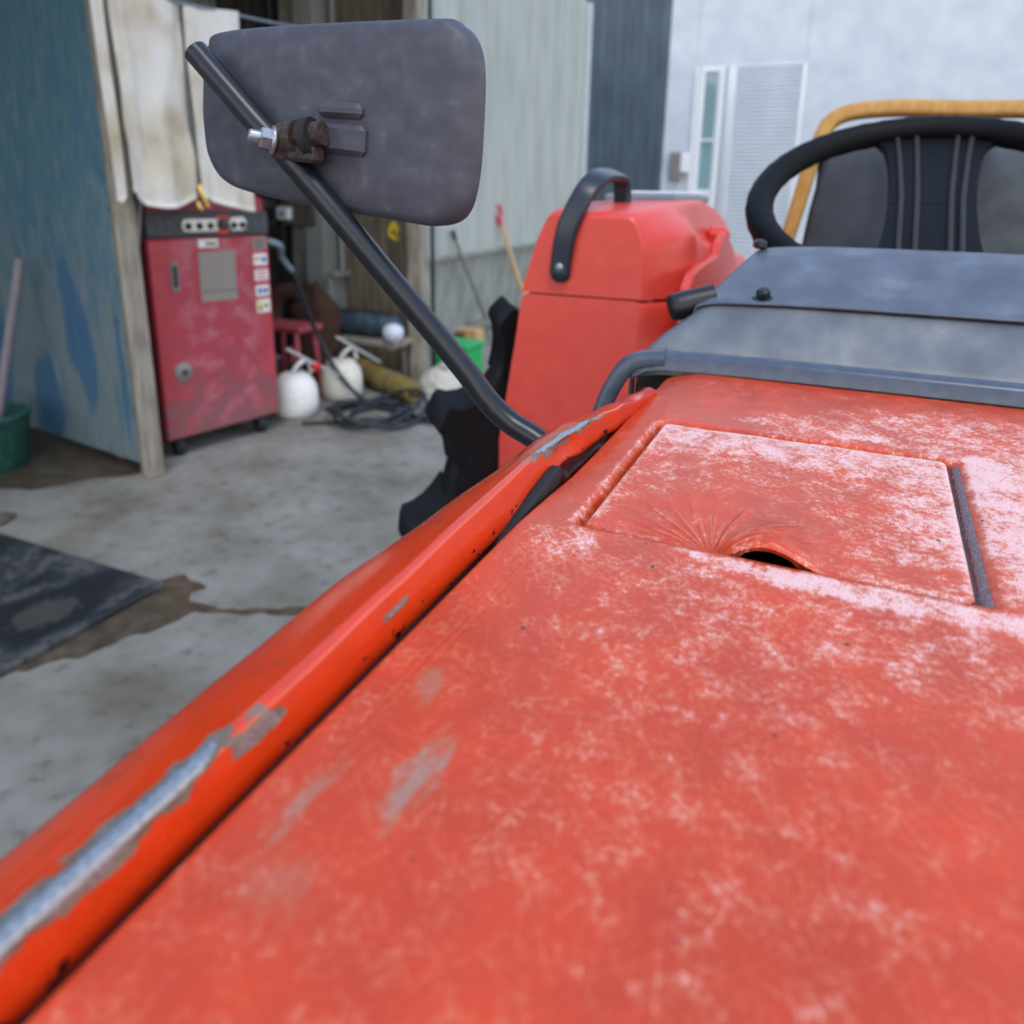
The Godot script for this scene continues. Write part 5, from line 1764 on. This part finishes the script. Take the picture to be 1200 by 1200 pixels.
	put("sack_neck", sn, M.pale_sack, sa)
	var gc := thing("green_crate", "bright green plastic bin standing behind the pale sack", "bin", Vector3(-2.52, 0, -4.62))
	var gs := Shape.new()
	gs.box(Vector3(0, 0.115, 0), Vector3(0.28, 0.23, 0.26), 0.02)
	put("shell", gs, M.green_plastic, gc)
	var gr := Shape.new()
	gr.box(Vector3(0, 0.232, 0), Vector3(0.31, 0.022, 0.29), 0.008)
	put("rim", gr, M.green_plastic, gc)

	# hoses
	var hs := thing("washer_hose", "grey and black hose running from the red cabinet down across the floor", "hose", Vector3())
	var h1 := Shape.new()
	h1.tube(curve([Vector3(-2.82, 1.0, -3.07), Vector3(-2.76, 0.97, -3.14), Vector3(-2.84, 0.90, -3.24), Vector3(-2.86, 0.82, -3.34)], 8), 0.017, 12)
	tag(put("grey_sleeve", h1, M.hose_grey, hs), "grey sleeve at the cabinet end")
	var h2 := Shape.new()
	h2.tube(curve([Vector3(-2.86, 0.82, -3.34), Vector3(-2.89, 0.66, -3.45), Vector3(-2.90, 0.42, -3.58), Vector3(-2.80, 0.20, -3.62), Vector3(-2.62, 0.05, -3.62), Vector3(-2.40, 0.014, -3.60), Vector3(-2.05, 0.014, -3.55), Vector3(-1.6, 0.014, -3.62)], 8), 0.014, 10)
	put("hose_line", h2, M.hose_black, hs)
	var co := thing("coiled_hose", "loose black hose coils lying on the floor before the jugs", "hose", Vector3(-2.44, 0, -3.50))
	for k in 5:
		var pp := []
		var rx := 0.22 + 0.045 * k
		for i in 10:
			var a := TAU * i / 10 + k * 0.5
			pp.append(Vector3(cos(a) * rx * (0.55 + 0.03 * k) + 0.02 * sin(k * 2.0), 0.014 + 0.022 * k * (0.5 + 0.5 * sin(a * 2.0 + k)), sin(a) * rx * 0.80 + 0.03 * cos(k * 3.0)))
		var cc := curve(pp, 5, true)
		cc.append(cc[0])
		var r := Shape.new()
		r.tube(cc, 0.012, 8)
		put("coil", r, M.hose_black, co)
	var h3 := Shape.new()
	h3.tube(curve([Vector3(-2.70, 0.012, -3.16), Vector3(-2.56, 0.012, -3.26), Vector3(-2.38, 0.012, -3.42), Vector3(-2.1, 0.012, -3.50), Vector3(-1.62, 0.012, -3.5)], 8), 0.012, 10)
	tag(put("floor_cable", h3, M.hose_black), "black cable lying straight across the floor before the coils", "cable")

func yard_things() -> void:
	# rubber mat
	var mt := Shape.new()
	mt.uvf = func(p: Vector3) -> Vector2: return Vector2((p.x + 2.95) / 1.03, (p.z + 1.545) / 0.95)
	mt.box(Vector3(-2.435, 0.012, -1.07), Vector3(1.03, 0.022, 0.95), 0.004)
	tag(put("rubber_mat", mt, M.mat_rubber), "black rubber mat with dried mud lying on the concrete", "mat")
	# wet patches on the concrete: ragged outlines, a film a millimetre thick
	var nz := noise(9.0, 15, 3)
	var wet := func(called: String, label: String, pts: Array) -> void:
		var v := curve2(pts, 10)
		var poly := PackedVector2Array()
		for i in v.size():
			poly.append(v[i] + Vector2(nz.get_noise_2d(v[i].x, v[i].y), nz.get_noise_2d(v[i].y + 7.0, v[i].x)) * 0.022)
		var s := Shape.new()
		s.slab(poly, Vector3(0, 0.0015, 0), Vector3(1, 0, 0), Vector3(0, 0, -1), 0.002, 0.0)
		tag(put(called, s, M.wet_stain), label, "puddle")
	wet.call("puddle", "brown wet patch trickling out from the corner of the rubber mat", [Vector2(-1.96, 1.60), Vector2(-1.90, 1.63), Vector2(-1.845, 1.625), Vector2(-1.80, 1.59), Vector2(-1.815, 1.55), Vector2(-1.785, 1.528), Vector2(-1.70, 1.530), Vector2(-1.55, 1.59), Vector2(-1.38, 1.680), Vector2(-1.10, 1.80), Vector2(-1.09, 1.775), Vector2(-1.36, 1.645), Vector2(-1.55, 1.555), Vector2(-1.69, 1.492), Vector2(-1.735, 1.455), Vector2(-1.735, 1.40), Vector2(-1.755, 1.34), Vector2(-1.795, 1.30), Vector2(-1.80, 1.23), Vector2(-1.815, 1.17), Vector2(-1.87, 1.13), Vector2(-1.90, 1.06), Vector2(-1.96, 1.05), Vector2(-1.98, 1.3)])
	wet.call("puddle", "brown wet patch under the bucket and the blue partition", [Vector2(-3.9, 1.82), Vector2(-3.55, 1.81), Vector2(-3.24, 1.84), Vector2(-3.10, 1.885), Vector2(-3.03, 1.99), Vector2(-2.99, 2.10), Vector2(-2.90, 2.16), Vector2(-2.86, 2.27), Vector2(-3.10, 2.36), Vector2(-3.5, 2.42), Vector2(-4.0, 2.42)])
	# brick chip by the mat
	var ch := Shape.new()
	ch.box(Vector3(-2.93, 0.012, -1.62), Vector3(0.16, 0.024, 0.09), 0.006, Basis(Vector3.UP, 0.4))
	tag(put("wood_scrap", ch, M.dark_wood), "flat brown scrap of wood beside the far edge of the mat", "scrap")

	# leaning against the pale wall
	var br := thing("rake", "long thin grey rake handle leaning against the plinth left of the shovel", "rake", Vector3())
	var b1 := Shape.new()
	b1.tube(PackedVector3Array([Vector3(-3.37, 0.86, -6.12), Vector3(-3.30, 0.68, -6.13), Vector3(-3.20, 0.10, -6.42)]), 0.016, 10)
	put("handle", b1, M.broom_wood, br)
	var b2 := Shape.new()
	b2.tube(PackedVector3Array([Vector3(-3.385, 0.92, -6.11), Vector3(-3.365, 0.84, -6.12)]), 0.021, 10)
	put("grip", b2, M.knob_black, br)
	var b3 := Shape.new()
	b3.box(Vector3(-3.19, 0.04, -6.44), Vector3(0.05, 0.05, 0.36), 0.008, Basis(Vector3.UP, 0.2))
	for k in 9: b3.tube(PackedVector3Array([Vector3(-3.19 + 0.008 * (k - 4), 0.03, -6.44 + 0.04 * (k - 4)), Vector3(-3.17 + 0.008 * (k - 4), 0.0, -6.44 + 0.04 * (k - 4))]), 0.004, 6)
	put("head", b3, M.broom_wood, br)

	var sv := thing("shovel", "shovel with red D-grip and wooden shaft leaning against the pale wall", "shovel", Vector3())
	var shaft := Shape.new()
	shaft.tube(PackedVector3Array([Vector3(-3.43, 0.93, -7.22), Vector3(-3.25, 0.36, -7.30), Vector3(-3.20, 0.22, -7.32)]), 0.021, 12)
	put("shaft", shaft, M.handle_wood, sv)
	var grip := Shape.new()
	var gd := Vector3(-0.3, 0.95, 0.13).normalized()
	var gs := Vector3(0.4, 0.13, -0.9).normalized()
	var g0 := Vector3(-3.43, 0.93, -7.22)
	grip.tube(PackedVector3Array([g0, g0 + gd * 0.09]), 0.024, 12)
	var cc := curve([g0 + gd * 0.08, g0 + gd * 0.12 + gs * 0.05, g0 + gd * 0.20 + gs * 0.055, g0 + gd * 0.205, g0 + gd * 0.20 - gs * 0.055, g0 + gd * 0.12 - gs * 0.05, g0 + gd * 0.08], 6)
	grip.tube(cc, 0.015, 10)
	put("d_grip", grip, M.shovel_red, sv)
	var bl := Shape.new()
	bl.smooth(true)
	var rows := []
	for i in 9:
		var u := i / 8.0
		var row := PackedVector3Array()
		for j in 9:
			var q := j / 8.0 * 2.0 - 1.0
			var hw := 0.11 * (1.0 - 0.5 * pow(u, 4.0))
			row.append(Vector3(-3.20 + 0.08 * u, 0.24 - 0.235 * u, -7.32 - 0.03 * u) + gs * hw * q + Vector3(0.03, 0.01, 0) * (q * q))
		rows.append(row)
	bl.grid(rows, false)
	put("blade", bl, M.zinc, sv)

	var bx := thing("wooden_box", "small wooden box with a dark block standing for a shaded hole on the ground before the plinth", "box", Vector3(-2.95, 0, -5.62))
	var w1 := Shape.new()
	w1.box(Vector3(0, 0.075, 0), Vector3(0.20, 0.15, 0.14), 0.006)
	put("block", w1, M.handle_wood, bx)
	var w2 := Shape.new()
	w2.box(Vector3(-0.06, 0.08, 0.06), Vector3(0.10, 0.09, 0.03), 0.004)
	put("hole_shade_block", w2, M.dark_wood, bx)  # solid dark block: its colour stands for the shade inside a hole
	var kb := Shape.new()
	kb.box(Vector3(-3.30, 0.03, -5.4), Vector3(0.12, 0.06, 1.5), 0.008, Basis(Vector3.UP, 0.0514))
	tag(put("kerb_board", kb, M.plinth), "low grey board lying along the foot of the plinth", "board")
